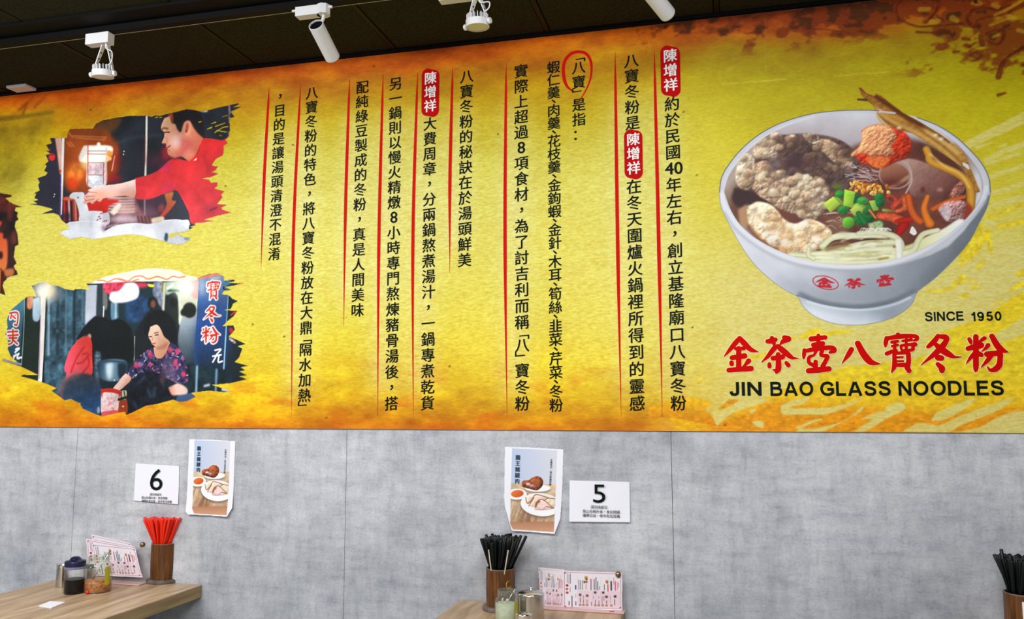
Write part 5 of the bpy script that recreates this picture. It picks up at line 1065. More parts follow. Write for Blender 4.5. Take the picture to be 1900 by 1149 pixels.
def poster(quad, outline, label, group=None, curl=None):
    A = np.array([[x, y, 1] for x, y in CP]); B = np.linalg.lstsq(A, np.array(quad, float), rcond=None)[0]
    mp = lambda P: np.column_stack([P, np.ones(len(P))]) @ B
    cv = sheet_canvas(outline, 0.0013, on_wall, mp)
    cv.c[:] = np.array([238, 240, 248])/255
    inv = np.linalg.inv(np.vstack([B.T, [0, 0, 1]])); o_ = np.column_stack([np.array(outline, float), np.ones(len(outline))]) @ inv.T
    cv.frame(0, 0, 1.0); r = cv.mask_poly(o_[:, :2], False); mk_ = np.zeros((cv.h, cv.w)); b = r[0]; mk_[b[2]:b[3], b[0]:b[1]] = r[1]
    cv.frame(920, 810, 5.744)
    r = cv.mask_poly(Q('175,128 655,150 640,560 625,1016 190,988 158,930 160,600'), False); im = np.zeros((cv.h, cv.w)); b = r[0]; im[b[2]:b[3], b[0]:b[1]] = r[1]; k = dict(clip=im)
    cv.poly(Q('100,100 700,100 700,540 100,540'), (208, 214, 232), smooth=False, grad=((170, 300), (186, 202, 232), (640, 300), (216, 218, 228)), **k)
    cv.poly(Q('100,498 700,508 700,912 100,912'), (206, 180, 148), smooth=False, grad=((300, 500), (214, 192, 158), (300, 900), (184, 150, 118)), tex=(40, 0.2), **k)
    for i in range(46):
        x = RNG.uniform(150, 650); cv.stroke([(x, 690), (x-RNG.uniform(20, 120), 905)], RNG.uniform(2, 5), (150, 106, 72) if i % 2 else (236, 222, 200), alpha=0.5, soft=2, **k)
    cv.poly(Q('100,905 700,908 700,1100 100,1100'), (192, 140, 106), smooth=False, grad=((300, 905), (180, 128, 96), (300, 1000), (204, 154, 120)), **k)
    for p in ['240,905 290,800 320,790 300,905', '310,905 350,810 370,905']: cv.poly(Q(p), (120, 74, 44), alpha=0.5, soft=5, **k)
    PL = (246, 247, 250)
    cv.ell(235, 632, 118, 60, (110, 84, 66), alpha=0.6, soft=8, **k); cv.ell(225, 616, 108, 58, PL, **k); cv.ell(231, 610, 68, 39, (222, 106, 40), ang=-0.1, grad=((200, 580), (232, 122, 52), (250, 640), (206, 88, 28)), **k)
    cv.ell(450, 566, 136, 36, (100, 84, 76), alpha=0.7, soft=7, **k); cv.ell(448, 552, 136, 38, PL, **k)
    cv.ell(480, 748, 216, 122, (110, 84, 66), alpha=0.7, soft=9, ang=0.08, **k); cv.ell(482, 726, 216, 122, PL, ang=0.1, **k); cv.ell(500, 700, 176, 84, (232, 234, 240), ang=0.1, soft=4, **k)
    cv.poly(Q('276,492 300,470 350,466 390,440 430,424 470,430 505,468 500,520 470,558 430,575 350,556 285,535'), (134, 62, 30), emb=(16, 1.1, 22, 0.8), tex=(18, 0.3), **k)
    cv.poly(Q('370,470 430,450 470,470 470,520 430,560 400,520'), (168, 96, 50), emb=(10, 1, 12, 0.6), alpha=0.8, soft=3, **k); cv.ell(345, 508, 26, 12, (232, 214, 220), soft=4, **k); cv.ell(385, 524, 24, 14, (196, 160, 166), soft=5, **k)
    for p, c in [('322,650 370,620 430,625 400,680 350,715 325,700', (236, 220, 204)), ('355,740 400,660 440,625 520,630 560,650 470,690 420,750', (238, 214, 204)), ('420,770 440,700 480,670 540,690 620,760 520,785', (240, 214, 210)), ('530,680 570,650 630,670 640,740 600,745', (236, 220, 196))]:
        cv.poly(Q(p), c, soft=1, emb=(10, 0.5, 14, 0.3), **k)
    for p in ['322,650 330,700 350,712 395,660 430,620 520,640 560,655 630,665', '355,740 385,690 410,650', '425,760 435,705 480,672 530,690 580,735 620,765', '520,680 565,655', '540,745 580,755 610,765']:
        cv.stroke(Q(p), 5, (150, 88, 30), alpha=0.85, soft=1.2, **k)
    cv.stroke(Q('430,740 440,710 465,690'), 12, (158, 96, 44), soft=2, **k); cv.stroke(Q('420,775 500,780 530,750'), 4, (206, 130, 140), soft=1.5, **k)
    x0, x1, z0, z1 = cv.u0, cv.u0+cv.w*cv.res, cv.v1-cv.h*cv.res, cv.v1
    def warp(co):
        u = (co[:, 0]-x0)/(x1-x0); v = (z1-co[:, 2])/(z1-z0); co = co.copy()
        co[:, 1] = -0.0016-0.012*np.clip((v-0.55)/0.45, 0, 1)**2*(0.4+np.abs(u-0.5)*1.2)-0.003*np.sin(u*PI)*v
        return co
    root = empty('poster', (0, 0, 0)); tag(root, label, 'poster')
    cv.mesh('printed_sheet', 0, M_SHEET, root, mk_, thr=0.5, warp=warp)
    T_ = Type(-0.0042)
    def put(ch, X, Y, size, bold):
        q = cv.fn(np.array([[X/5.744+920, Y/5.744+810], [(X+size)/5.744+920, Y/5.744+810]])); T_.char(ch, q[0, 0], q[0, 1], abs(q[1, 0]-q[0, 0]), bold, skew=0)
    for i, ch in enumerate('霸王豬腿肉'): put(ch, 238-i*2, 224+i*63, 54, 0.03)
    for i, ch in enumerate('全豬有切，每日限量供應'): put(ch, 594-i*1.2, 250+i*26, 24, 0.02)
    tag(T_.build('poster_lettering', mat('dark_teal_print', (34, 58, 72), 0.5), root), kind='stuff')
poster([(361.7, 817), (427.8, 819.3), (423.8, 955.6), (358.7, 952)], [(352, 815.5), (395, 816.5), (436.7, 819), (434.5, 890), (432.7, 942), (423.8, 958.3), (390, 956), (352.8, 954), (346.9, 948), (349, 890)],
       'white edged pork knuckle poster taped right of the number 6 sheet')
poster(CP, [(937.4, 829.5), (990, 831), (1045.3, 834.4), (1043.5, 900), (1040, 961.5), (1029.7, 990), (990, 987), (951.3, 984), (947, 972), (937.5, 940), (935.7, 923)],
       'white edged pork knuckle poster taped left of the number 5 sheet')
def number_sheet(corners, digit, dbox, lines, label, bulge):
    root = empty('number_sheet', (0, 0, 0)); tag(root, label, 'notice')
    q = on_wall(corners); V_, F_ = [], []; n = 12
    for j in range(n+1):
        for i in range(n+1):
            u, v = i/n, j/n; p = (q[0]*(1-u)+q[1]*u)*(1-v)+(q[3]*(1-u)+q[2]*u)*v
            V_.append((p[0], -0.0015-bulge*v*v-0.0012*math.sin(u*5+v*2)**2, p[1]))
    F_ = [(j*(n+1)+i, (j+1)*(n+1)+i, (j+1)*(n+1)+i+1, j*(n+1)+i+1) for j in range(n) for i in range(n)]
    me = bpy.data.meshes.new('paper'); me.from_pydata(V_, [], F_)
    for p in me.polygons: p.use_smooth = True
    link('paper', me, M_PAPER, root)
    T_ = Type(-0.0035-bulge*0.7); T_.word(digit, *dbox, bold=0.0); T_.build('number', M_INK, root)
    T_ = Type(-0.0040-bulge)
    for txt, cx, cy, w_ in lines:
        a_ = on_wall([(cx-w_/2, cy), (cx+w_/2, cy)]); n = len(txt); em = (a_[1, 0]-a_[0, 0])/n
        for i, ch in enumerate(txt): T_.char(ch, a_[0, 0]+em*(i+0.5), a_[0, 1], em*1.03, 0.006, skew=0)
    tag(T_.build('notice_lettering', M_INK, root), kind='stuff')
number_sheet([(252.2, 860), (333, 865), (332, 935.8), (250, 928.7)], '6', (280.3, 870, 303.5, 910), [('請勿換座位', 291, 917, 22), ('禁止吃喝外食，食安問題', 288.7, 923, 48), ('攜帶外食垃圾，夜市有垃圾桶', 293, 929.2, 56)], 'crumpled white paper notice with a large 6, taped left of a poster', 0.004)
number_sheet([(1057, 891.5), (1168, 894.4), (1169.3, 968.8), (1057, 967.6)], '5', (1101, 899, 1123.7, 932.7), [('請勿換座位', 1112.4, 940, 31.5), ('禁止吃喝外食，食安問題', 1116.4, 948, 69), ('攜帶垃圾，夜市有垃圾桶', 1116.4, 955.6, 69)], 'crisp white paper notice with a large 5, taped right of a poster', 0.007)

# ------------------------------------------------------------------ ceiling track and lamps
TY = -0.492; TZ = CEIL-0.004
bm = bmesh.new()
box(bm, (-1.4, TY-0.045, CEIL-0.002), (9.0, 0.11, 0.012))
trk = bm_link('lighting_track', bm, M_RAIL, None); tag(trk, 'black lighting track running along the dark ceiling above the mural', 'track')
bm = bmesh.new(); box(bm, (-1.4, TY, CEIL-0.019), (9.0, 0.034, 0.022)); bm_link('rail', bm, M_RAIL, trk)
bm = bmesh.new(); box(bm, (-1.4, TY+0.0178, CEIL-0.0285), (9.0, 0.003, 0.004)); bm_link('rail_lip', bm, M_RAILG, trk)
ZA = CEIL-0.031                                            # top of the adapters
def adapter(root, x0, x1, h, yw, hexed):
    bm = bmesh.new(); box(bm, ((x0+x1)/2, TY, ZA-h/2), (x1-x0, yw, h), bev=0.002); bm_link('adapter_box', bm, M_WHITE, root)
    bm = bmesh.new(); box(bm, (x1-0.018, TY, ZA+0.004), (0.03, 0.028, 0.008)); bm_link('track_clip', bm, M_WHITE, root)
    if hexed:
        bm = bmesh.new(); lathe(bm, [(0, 0), (0.024, 0), (0.024, h+0.001), (0, h+0.001)], 8, Matrix.Translation((x1+0.012, TY, ZA-h))); bm_link('hexagonal_joint', bm, M_WHITE, root)
        bm = bmesh.new(); box(bm, (x0-0.008, TY-0.005, ZA-0.008), (0.018, 0.008, 0.007), bev=0.001); box(bm, (x1+0.04, TY-0.005, ZA-0.010), (0.014, 0.008, 0.008), bev=0.001); bm_link('release_lever', bm, M_WHITE, root)
def ring_spot(name_lab, ax0, ax1, dc, r, rz, tilt):
    root = empty('ring_spotlight', (0, 0, 0)); tag(root, name_lab, 'spotlight')
    adapter(root, ax0, ax1, 0.042, 0.036, False)
    C_ = Vector(dc); Rm = Matrix.Translation(C_) @ Matrix.Rotation(rz, 4, 'Z') @ Matrix.Rotation(tilt, 4, 'X'); h = 0.024
    bm = bmesh.new(); lathe(bm, [(0.0, h*0.55), (r*0.80, h*0.55), (r, h*0.45), (r*1.0, -h*0.45), (r*0.99, -h*0.5), (r*0.93, -h*0.5), (r*0.93, -h*0.40)], 36, Rm); bm_link('lamp_ring', bm, M_WHITE, root, smooth=False)
    bm = bmesh.new(); lathe(bm, [(0, -h*0.42), (r*0.93, -h*0.42)], 36, Rm); bm_link('lens', bm, M_LENS, root)
    bm = bmesh.new(); lathe(bm, [(0, 0.018+h*0.5), (r*0.62, 0.018+h*0.5), (r*0.62, h*0.5)], 24, Rm); bm_link('heat_sink_core', bm, M_DARK, root)
    me = None
    for i in range(18):
        if me is None:
            bm = bmesh.new(); box(bm, (r*0.76, 0, h*0.5+0.009), (r*0.34, 0.0022, 0.019)); me = bpy.data.meshes.new('cooling_fin'); bm.to_mesh(me); bm.free()
        o = link('cooling_fin', me, M_WHITE, root); o.matrix_local = Rm @ Matrix.Rotation(i*PI/9+0.1, 4, 'Z')
    top = Vector((ax1-0.022, TY, ZA-0.046))
    for s_ in (-1, 1):
        kn = Rm @ Vector((s_*(r+0.004), 0, 0)); a = top+Vector((s_*0.010, 0, 0.0))
        side = (Rm.to_3x3() @ Vector((0, 1, 0))).normalized(); bm = bmesh.new()
        wa, wb, t_ = 0.011, 0.0055, 0.0016; n_ = (kn-a).cross(side).normalized()
        ps = []
        for (p, w2) in ((a, wa), (a.lerp(kn, 0.62), wb*1.25), (kn, wb)):
            ps.append([bm.verts.new(p+side*sx*w2+n_*sy*t_) for sx, sy in ((-1, -1), (1, -1), (1, 1), (-1, 1))])
        for A_, B_ in zip(ps, ps[1:]):
            for i in range(4): bm.faces.new((A_[i], A_[(i+1) % 4], B_[(i+1) % 4], B_[i]))
        bm.faces.new(ps[0][::-1]); bm.faces.new(ps[-1]); yk = bm_link('yoke_arm', bm, M_WHITE, root)
        bm = bmesh.new()
        for f_ in (0.25, 0.45):
            p = a.lerp(kn, f_); lathe(bm, [(0, -0.0022), (0.0034, -0.0022), (0.0034, 0.0022), (0, 0.0022)], 10, axis_matrix(p, n_))
        bm_link('arm_slot', bm, M_DARK, yk)
        bm = bmesh.new(); lathe(bm, [(0, -0.004), (0.0095, -0.004), (0.0105, 0), (0.0095, 0.005), (0.004, 0.006), (0, 0.005)], 20, axis_matrix(kn+(Rm.to_3x3() @ Vector((s_*0.004, 0, 0))), Rm.to_3x3() @ Vector((s_, 0, 0)))); bm_link('pivot_knob', bm, M_WHITE, root)
    e = Rm @ Vector((r*0.55, -0.004, h*0.5+0.016)); pts = [top+Vector((0.004, -0.006, 0.004)), top+Vector((0.012, -0.012, -0.018)), top.lerp(e, 0.5)+Vector((0.036, -0.016, 0.004)), e+Vector((0.026, -0.01, 0.012)), e]
    bm = bmesh.new(); tube(bm, [Vector(p) for p in spline(pts, 6)], 0.0022, 8); bm_link('power_cable', bm, M_WHITE, root, smooth=True)
A1 = at_y(157, 86, TY-0.018); A1b = at_y(199, 86, TY-0.018)
ring_spot('white ring spotlight with finned back, leftmost lamp on the ceiling track', A1.x, A1b.x, at_y(191, 137.5, TY+0.005), 0.0385, math.radians(6), math.radians(7))
A3 = at_y(842, 4, TY-0.018); A3b = at_y(888, 4, TY-0.018)
ring_spot('white ring spotlight with a looped cable, between the two cylinder spotlights', A3.x-0.055, A3b.x+0.014, at_y(886, 44.5, TY+0.005), 0.0395, math.radians(-18), math.radians(4))
def cyl_spot(lab, ax0, ax1, top, bot, r):
    root = empty('cylinder_spotlight', (0, 0, 0)); tag(root, lab, 'spotlight'); adapter(root, ax0, ax1, 0.034, 0.036, True)
    d = (bot-top); L = d.length; Mx = axis_matrix(top, d)
    bm = bmesh.new(); lathe(bm, [(r*0.86, 0.012), (r*0.90, 0.0), (r*0.97, 0.0), (r, 0.003), (r, L-0.004), (r*0.96, L), (r*0.84, L), (r*0.80, L-0.02)], 40, Mx); bm_link('lamp_tube', bm, M_WHITE, root, smooth=False)
    bm = bmesh.new(); lathe(bm, [(0, 0.006), (r*0.89, 0.006)], 32, Mx)
    for i in range(-4, 5): box(bm, (0, 0, 0), (0.0012, 2*math.sqrt(max((r*0.85)**2-(i*0.005)**2, 1e-6)), 0.004), rot=Mx @ Matrix.Translation((i*0.005, 0, 0.005)))
    bm_link('heat_sink', bm, M_DARK, root)
    bm = bmesh.new(); lathe(bm, [(0, L-0.018), (r*0.81, L-0.018)], 24, Mx); bm_link('lens', bm, M_LENS, root)
    jp = Vector((ax1+0.012, TY, ZA-0.034)); q = Mx @ Vector((0, 0, L*0.13)); up_ = (jp-q)
    bm = bmesh.new(); tube(bm, [jp+Vector((0, 0, 0.004)), jp+Vector((0, 0, -0.012)), q+up_*0.12], 0.0062, 12); bm_link('swivel_stem', bm, M_WHITE, root, smooth=True)
    return root
A2 = at_y(547, 24, TY-0.018); A2b = at_y(590, 24, TY-0.018)
t2 = at_y(586, 45.5, TY-0.035); cyl_spot('white cylinder spotlight angled down towards the mural, over the text columns', A2.x, A2b.x, t2, at_y(617.5, 107.5, TY+0.095), 0.0268)
t4 = at_y(1197, -26, TY-0.035); cyl_spot('white cylinder spotlight at the top edge, rightmost lamp on the track', t4.x-0.10, t4.x-0.015, t4, at_y(1239.5, 27, TY+0.095), 0.0265)
bm = bmesh.new(); box(bm, (-3.025, -0.060, CEIL-0.004), (0.105, 0.062, 0.012), bev=0.002); o = bm_link('ceiling_plate', bm, M_WHITE, None); tag(o, 'small white rectangular plate on the ceiling above the mural\'s left end', 'plate')

# ------------------------------------------------------------------ tables
def table(x0, x1, label):
    root = empty('wall_table', ((x0+x1)/2, 0, 0)); tag(root, label, 'table'); w_ = x1-x0
    bm = bmesh.new(); box(bm, (0, -0.603, TABLE-0.002), (w_, 1.2, 0.004)); bm_link('tabletop', bm, M_WOOD, root)
    bm = bmesh.new(); box(bm, (0, -0.603, TABLE-0.026), (w_, 1.2, 0.044), bev=0.0006); bm_link('edge_band', bm, M_WOODE, root)
    for yy in (-0.12, -1.08):
        bm = bmesh.new(); box(bm, (0, yy, 0.365), (0.07, 0.07, 0.674)); box(bm, (0, yy, 0.014), (0.46, 0.07, 0.028), bev=0.004); box(bm, (0, yy, 0.694), (0.40, 0.06, 0.016)); bm_link('leg', bm, M_LEG, root)
    return root
table(-2.702, -2.05, 'oak laminate table at the left, holding the red chopsticks')
table(-0.966, -0.362, 'oak laminate table in the middle, holding the steel pot')
table(0.66, 1.30, 'oak laminate table under the labelled holder at the right edge')

# ------------------------------------------------------------------ chopstick holders and chopsticks
def holder(px, py_base, R, h, label, zc=None, deco=None, base_r=1.25):
    c = zc if zc is not None else at_z(px, py_base, TABLE)
    root = empty('chopstick_holder', (c.x, c.y, TABLE)); tag(root, label, 'holder')
    bm = bmesh.new(); lathe(bm, [(0, 0.014), (R*0.97, 0.014), (R, 0.05), (R*1.005, h*0.5), (R, h-0.002), (R*0.985, h), (R*0.90, h), (R*0.885, h-0.003), (R*0.885, 0.02), (0, 0.02)], 40)
    bm_link('bamboo_body', bm, M_BAMBOO, root, smooth=False)
    bm = bmesh.new(); lathe(bm, [(R*0.90, h-0.0005), (R*0.90, h+0.001), (R*0.99, h+0.001), (R*1.0, h-0.001)], 40); bm_link('rim', bm, M_BBASE, root)
    bm = bmesh.new(); lathe(bm, [(0, 0), (R*base_r*0.97, 0), (R*base_r, 0.004), (R*base_r, 0.010), (R*base_r*0.95, 0.014), (R*1.03, 0.0155), (0, 0.0155)], 40); bm_link('base', bm, M_BBASE, root)
    return root, c
def stick_mesh(m, L, r0, r1):
    bm = bmesh.new(); tube(bm, [(0, 0, 0), (0, 0, L*0.5), (0, 0, L-0.001), (0, 0, L)], [r0, (r0+r1)/2, r1, r1*0.75], 8)
    me = bpy.data.meshes.new('chopstick'); bm.to_mesh(me); bm.free(); me.materials.append(m)
    for p in me.polygons: p.use_smooth = len(p.vertices) == 4
    return me
def sticks(c, R, h, zt, spread, n, me, L, label, group, rng, jitter, name='chopstick', twist=0.28):
    """each stick starts near the floor of the holder and leans out over its rim."""
    pts = []
    rin = R*0.885-0.0055
    for i in range(n):
        s_ = math.sqrt((i+0.5)/n); th = i*2.39996+rng.uniform(-0.15, 0.15)
        rr, rt = rin*s_, spread*s_
        bvec = (rt-rr)/(zt-h); r0 = rr-bvec*(h-0.024)
        top = Vector((rt*math.cos(th+twist), rt*math.sin(th+twist), zt)); mid = Vector((rr*math.cos(th), rr*math.sin(th), h)); d = (top-mid).normalized()
        o = bpy.data.objects.new(name, me); COL.objects.link(o)
        base = c+Vector((0, 0, TABLE-c.z))+top-d*L+Vector((0, 0, rng.uniform(-jitter, jitter)))
        fl = TABLE+0.0215
        if base.z < fl: base = base+d*((fl-base.z)/d.z)
        o.matrix_world = axis_matrix(base, d)
        tag(o, label, 'chopstick', group)
rg = random.Random(4)
hr, cr_ = holder(304, 1079.5, 0.0535, 0.155, 'brown bamboo chopstick holder full of red chopsticks')
sticks(cr_, 0.0535, 0.155, 0.258, 0.088, 124, stick_mesh(M_REDC, 0.232, 0.0030, 0.0050), 0.232, 'red chopstick standing in the holder on the table below the number 6', 'red chopsticks in the left holder', rg, 0.003)
hb, cb_ = holder(929, 1131, 0.0515, 0.142, 'brown bamboo chopstick holder with a gold crescent, full of black chopsticks')
mb = stick_mesh(M_BLKC, 0.232, 0.0028, 0.0054)
sticks(cb_, 0.0515, 0.142, 0.243, 0.077, 66, mb, 0.232, 'black chopstick standing in the holder on the table below the number 5', 'black chopsticks in the middle holder', rg, 0.009)
def lone(c, a, b, me, L, label, cat, name, group=None):
    o = bpy.data.objects.new(name, me); COL.objects.link(o); d = (b-a).normalized(); o.matrix_world = axis_matrix(b-d*L, d); tag(o, label, cat, group)
fl = TABLE
rim = Vector((cb_.x, cb_.y, TABLE))
lone(cb_, rim+Vector((-0.012, 0.0, 0.03)), rim+Vector((0.075, -0.012, 0.252)), mb, 0.225, 'black chopstick leaning out furthest right of the middle bundle', 'chopstick', 'chopstick')
lone(cb_, rim+Vector((-0.016, 0.02, 0.03)), rim+Vector((0.083, 0.006, 0.236)), mb, 0.212, 'black chopstick leaning low at the right of the middle bundle', 'chopstick', 'chopstick')
mp_ = stick_mesh(M_PALEC, 0.19, 0.0020, 0.0022)  # added thin sticks standing in for pale edges of the black chopsticks
lone(cb_, rim+Vector((-0.014, -0.022, 0.03)), rim+Vector((-0.027, -0.058, 0.205)), mp_, 0.182, 'thin pale stick standing in for a chopstick edge, upright at the front', 'chopstick', 'pale_edge_stick')
lone(cb_, rim+Vector((0.002, -0.018, 0.03)), rim+Vector((0.040, -0.060, 0.196)), mp_, 0.17, 'thin pale stick standing in for a chopstick edge, leaning right', 'chopstick', 'pale_edge_stick')
c3_ = at_z(1899, 1100, TABLE+0.15)
hd, cd_ = holder(0, 0, 0.0545, 0.15, 'brown bamboo chopstick holder with a white label at the right edge', zc=c3_)
sticks(c3_, 0.0545, 0.15, 0.252, 0.078, 64, mb, 0.232, 'black chopstick standing in the labelled holder at the right edge', 'black chopsticks in the right holder', rg, 0.004)
rim3 = Vector((c3_.x, c3_.y, TABLE))
lone(c3_, rim3+Vector((-0.03, 0.0, 0.04)), rim3+Vector((-0.052, 0.004, 0.275)), mb, 0.232, 'black chopstick poking up above the right bundle', 'chopstick', 'chopstick')
def patch(R, a0, a1, z0, z1, m, parent, name, n=16):
    V_, F_ = [], []
    for i in range(n+1):
        a = a0+(a1-a0)*i/n; V_ += [(R*math.cos(a), R*math.sin(a), z0), (R*math.cos(a), R*math.sin(a), z1)]
    me = bpy.data.meshes.new(name); me.from_pydata(V_, [], [(2*i, 2*i+2, 2*i+3, 2*i+1) for i in range(n)]); return link(name, me, m, parent)
lb = patch(0.0551, math.radians(-112), math.radians(-30), 0.03, 0.133, M_PAPER, hd, 'white_label')
for a, z, w_, m in [(-100, 0.118, 0.2, M_INK), (-98, 0.108, 0.1, M_LOGO), (-92, 0.108, 0.07, M_YELL), (-99, 0.098, 0.24, M_INK), (-100, 0.085, 0.06, M_GOLD), (-95, 0.075, 0.26, M_INK)]:
    patch(0.0553, math.radians(a), math.radians(a)+w_, z, z+0.0035, m, lb, 'label_print', 4)
bm = bmesh.new(); R_ = 0.0526; pts = []
for i in range(15):
    t_ = math.radians(60+i*20); a = math.radians(-42)+0.2*math.cos(t_); pts.append((R_*math.cos(a), R_*math.sin(a), 0.093+0.0125*math.sin(t_)))
tube(bm, pts, [0.0004+0.0014*math.sin(PI*i/14) for i in range(15)], 6); bm_link('gold_crescent', bm, M_GOLD, hb)

# ------------------------------------------------------------------ menu stands
def pl(px, py, y): q = at_y(px, py, y); return q.x, q.z
def menu_sheet(cor, y, parent_label, group=None, bow=0.0, full=True):
    root = empty('menu_card', (0, 0, 0)); tag(root, parent_label, 'menu', group)
    fnp = plane_fn(y); cv = sheet_canvas(cor, 0.0011, fnp, bilinear(cor)); cv.frame(0, 0, 1)
    cv.c[:] = np.array([230, 226, 234])/255
    r = cv.mask_poly(Q('0,0 1000,0 1000,1000 0,1000'), False); mk_ = np.zeros((cv.h, cv.w)); b = r[0]; mk_[b[2]:b[3], b[0]:b[1]] = r[1]
    PK = (190, 130, 144); DK = (48, 48, 56)
    cv.poly(Q('250,500 950,500 950,930 250,930'), (228, 208, 218), smooth=False)
    for p in ['25,40 975,40', '975,40 975,955', '975,955 25,955', '25,955 25,40']: cv.stroke(Q(p), 5, PK, alpha=0.9)
    for x, y_ in [(35, 60), (965, 60), (35, 940), (965, 940)]: cv.ell(x, y_, 16, 24, (200, 70, 100))
    for x, y_, c in [(70, 385, (176, 30, 44)), (66, 480, (214, 90, 80)), (70, 575, (190, 60, 70))]: cv.ell(x, y_, 24, 34, c, soft=2)
    def dash(x, y0, y1, w_=6, c=DK, gap=26):
        y_ = y0
        while y_ < y1: cv.stroke([(x, y_), (x+2, y_+gap*0.55)], w_, c, alpha=0.8); y_ += gap
    for x, y0, y1, w_, c in [(72, 70, 330, 4, DK), (100, 90, 330, 4, DK), (125, 80, 340, 5, DK), (120, 430, 540, 4, DK), (100, 800, 900, 8, DK), (150, 660, 930, 8, DK), (215, 380, 460, 11, (40, 40, 120)), (215, 800, 900, 8, (50, 60, 130)), (215, 600, 700, 5, (140, 140, 150)),
                             (270, 230, 470, 6, DK), (300, 250, 470, 6, DK), (335, 230, 470, 5, DK), (400, 330, 470, 5, (220, 90, 90)), (380, 340, 470, 4, (220, 120, 120)), (475, 200, 300, 10, (216, 60, 60)), (475, 310, 470, 8, (60, 60, 120)),
                             (530, 200, 480, 7, DK), (560, 150, 480, 7, DK), (590, 260, 480, 7, DK), (620, 380, 480, 5, DK), (700, 330, 480, 6, DK), (760, 330, 490, 9, (214, 40, 40)), (815, 250, 470, 13, DK), (860, 150, 330, 5, (220, 90, 110)), (885, 250, 470, 12, (232, 80, 130)), (920, 250, 470, 5, (214, 110, 130)), (940, 280, 400, 4, DK),
                             (290, 700, 820, 6, DK), (345, 640, 700, 4, DK), (345, 740, 820, 5, DK), (405, 740, 830, 5, DK), (480, 800, 900, 6, (70, 80, 140)), (520, 640, 700, 4, DK), (545, 740, 850, 5, DK), (605, 650, 690, 4, DK), (605, 760, 850, 5, DK), (660, 640, 850, 4, DK), (690, 640, 760, 4, DK), (735, 760, 830, 7, DK), (800, 620, 820, 4, (120, 120, 130)), (870, 720, 860, 6, DK)]: dash(x, y0, y1, w_, c)
    for x, y_, rx, ry, c in [(395, 165, 28, 46, (196, 140, 30)), (400, 200, 18, 24, (110, 30, 20)), (365, 280, 16, 30, (60, 40, 36)), (400, 270, 18, 34, (80, 100, 50)), (745, 250, 24, 40, (190, 130, 30)), (750, 280, 14, 20, (110, 30, 20)), (290, 620, 18, 36, (56, 44, 50)), (410, 635, 22, 30, (60, 50, 54)), (545, 545, 20, 34, (50, 44, 50)), (680, 545, 20, 34, (60, 40, 46)), (735, 655, 24, 36, (90, 56, 60)), (880, 640, 24, 36, (70, 50, 50))]: cv.ell(x, y_, rx, ry, c, soft=3)
    for x in (290, 345, 405, 545, 605, 670, 735, 815): cv.ell(x, 880, 22, 32, (150, 112, 90), soft=2); cv.ell(x, 878, 12, 18, (196, 160, 120), soft=2)
    for x in (245, 430, 500, 640, 780, 850): cv.stroke([(x, 130), (x, 480)], 2.5, (222, 180, 186), alpha=0.8)
    for x in (250, 320, 378, 435, 505, 575, 640, 705, 770, 950): cv.stroke([(x, 505), (x, 925)], 2.5, (222, 160, 168), alpha=0.8)
    x0 = cv.u0; W_ = cv.w*cv.res
    def warp(co):
        co = co.copy(); co[:, 1] += bow*np.sin((co[:, 0]-x0)/W_*PI); return co
    cv.mesh('printed_card', y, M_SHEET, root, mk_, thr=0.5, warp=warp)
    return root
def acrylic(cor_px, y, label, ball_px, wire_px, foot_px):
    """clear standing plate with a foot strip, a wire and a ball."""
    root = empty('menu_stand', (0, 0, 0)); tag(root, label, 'menu stand')
    q = [pl(*p, y) for p in cor_px]; xs = [a for a, _ in q]; zt = (q[0][1]+q[1][1])/2
    bm = bmesh.new(); box(bm, ((min(xs)+max(xs))/2, y+0.008, (zt+TABLE+0.002)/2), (max(xs)-min(xs), 0.0025, zt-TABLE-0.002), bev=0.0006); bm_link('acrylic_plate', bm, M_ACRYL, root)
    bm = bmesh.new(); box(bm, ((min(xs)+max(xs))/2, y-0.008, TABLE+0.0035), (max(xs)-min(xs), 0.05, 0.005), bev=0.001); bm_link('foot', bm, M_PINKB, root)
    b = at_y(*ball_px, y-0.004); w0 = at_y(*wire_px, y+0.003)
    bm = bmesh.new(); tube(bm, [w0, (w0+b)/2, b], 0.0011, 6); bm_link('wire', bm, M_CHROME, root)
    bm = bmesh.new(); lathe(bm, [(0, -0.0125), (0.004, -0.0115), (0.0095, -0.005), (0.0105, 0.001), (0.008, 0.0075), (0.003, 0.0105), (0, 0.011)], 20, axis_matrix(b, b-w0)); bm_link('bronze_ball', bm, M_BRONZE, root, smooth=True)
    return root
ym = at_z(1100, 1133, TABLE).y
acrylic([(984, 1046), (1158, 1052), (1160, 1140), (984, 1128)], ym, 'clear acrylic menu stand with a bronze ball, beside the black chopsticks', (1147, 1066), (1149, 1100), None)
menu_sheet([(999, 1053), (1047, 1057.5), (1048, 1131.5), (1003.5, 1127.5)], ym+0.002, 'pink bordered menu card partly hidden behind another, left of its stand')
menu_sheet([(1044.5, 1059), (1154, 1062.5), (1155, 1132.5), (1045, 1130)], ym-0.003, 'pink bordered menu card in front on the stand below the number 5', bow=-0.004)
bm = bmesh.new(); f_ = at_z(1133, 1139, TABLE+0.0064); box(bm, (f_.x, ym-0.026, TABLE+0.0064), (0.016, 0.012, 0.0008)); o = bm_link('red_sticker', bm, M_REDTAB, None); tag(o, 'small red sticker on the foot of the middle menu stand', 'sticker')
yl = -0.050
acrylic([(152, 992), (264, 1010), (268, 1076), (152, 1070)], yl, 'clear acrylic menu stand with a ball on a wire, left of the red chopsticks', (264.5, 1011), (256, 1023), None)
menu_sheet([(170, 992), (241, 1008), (262, 1068), (176, 1064)], yl+0.0050, 'pink bordered menu card rearmost and highest of the fan of four')
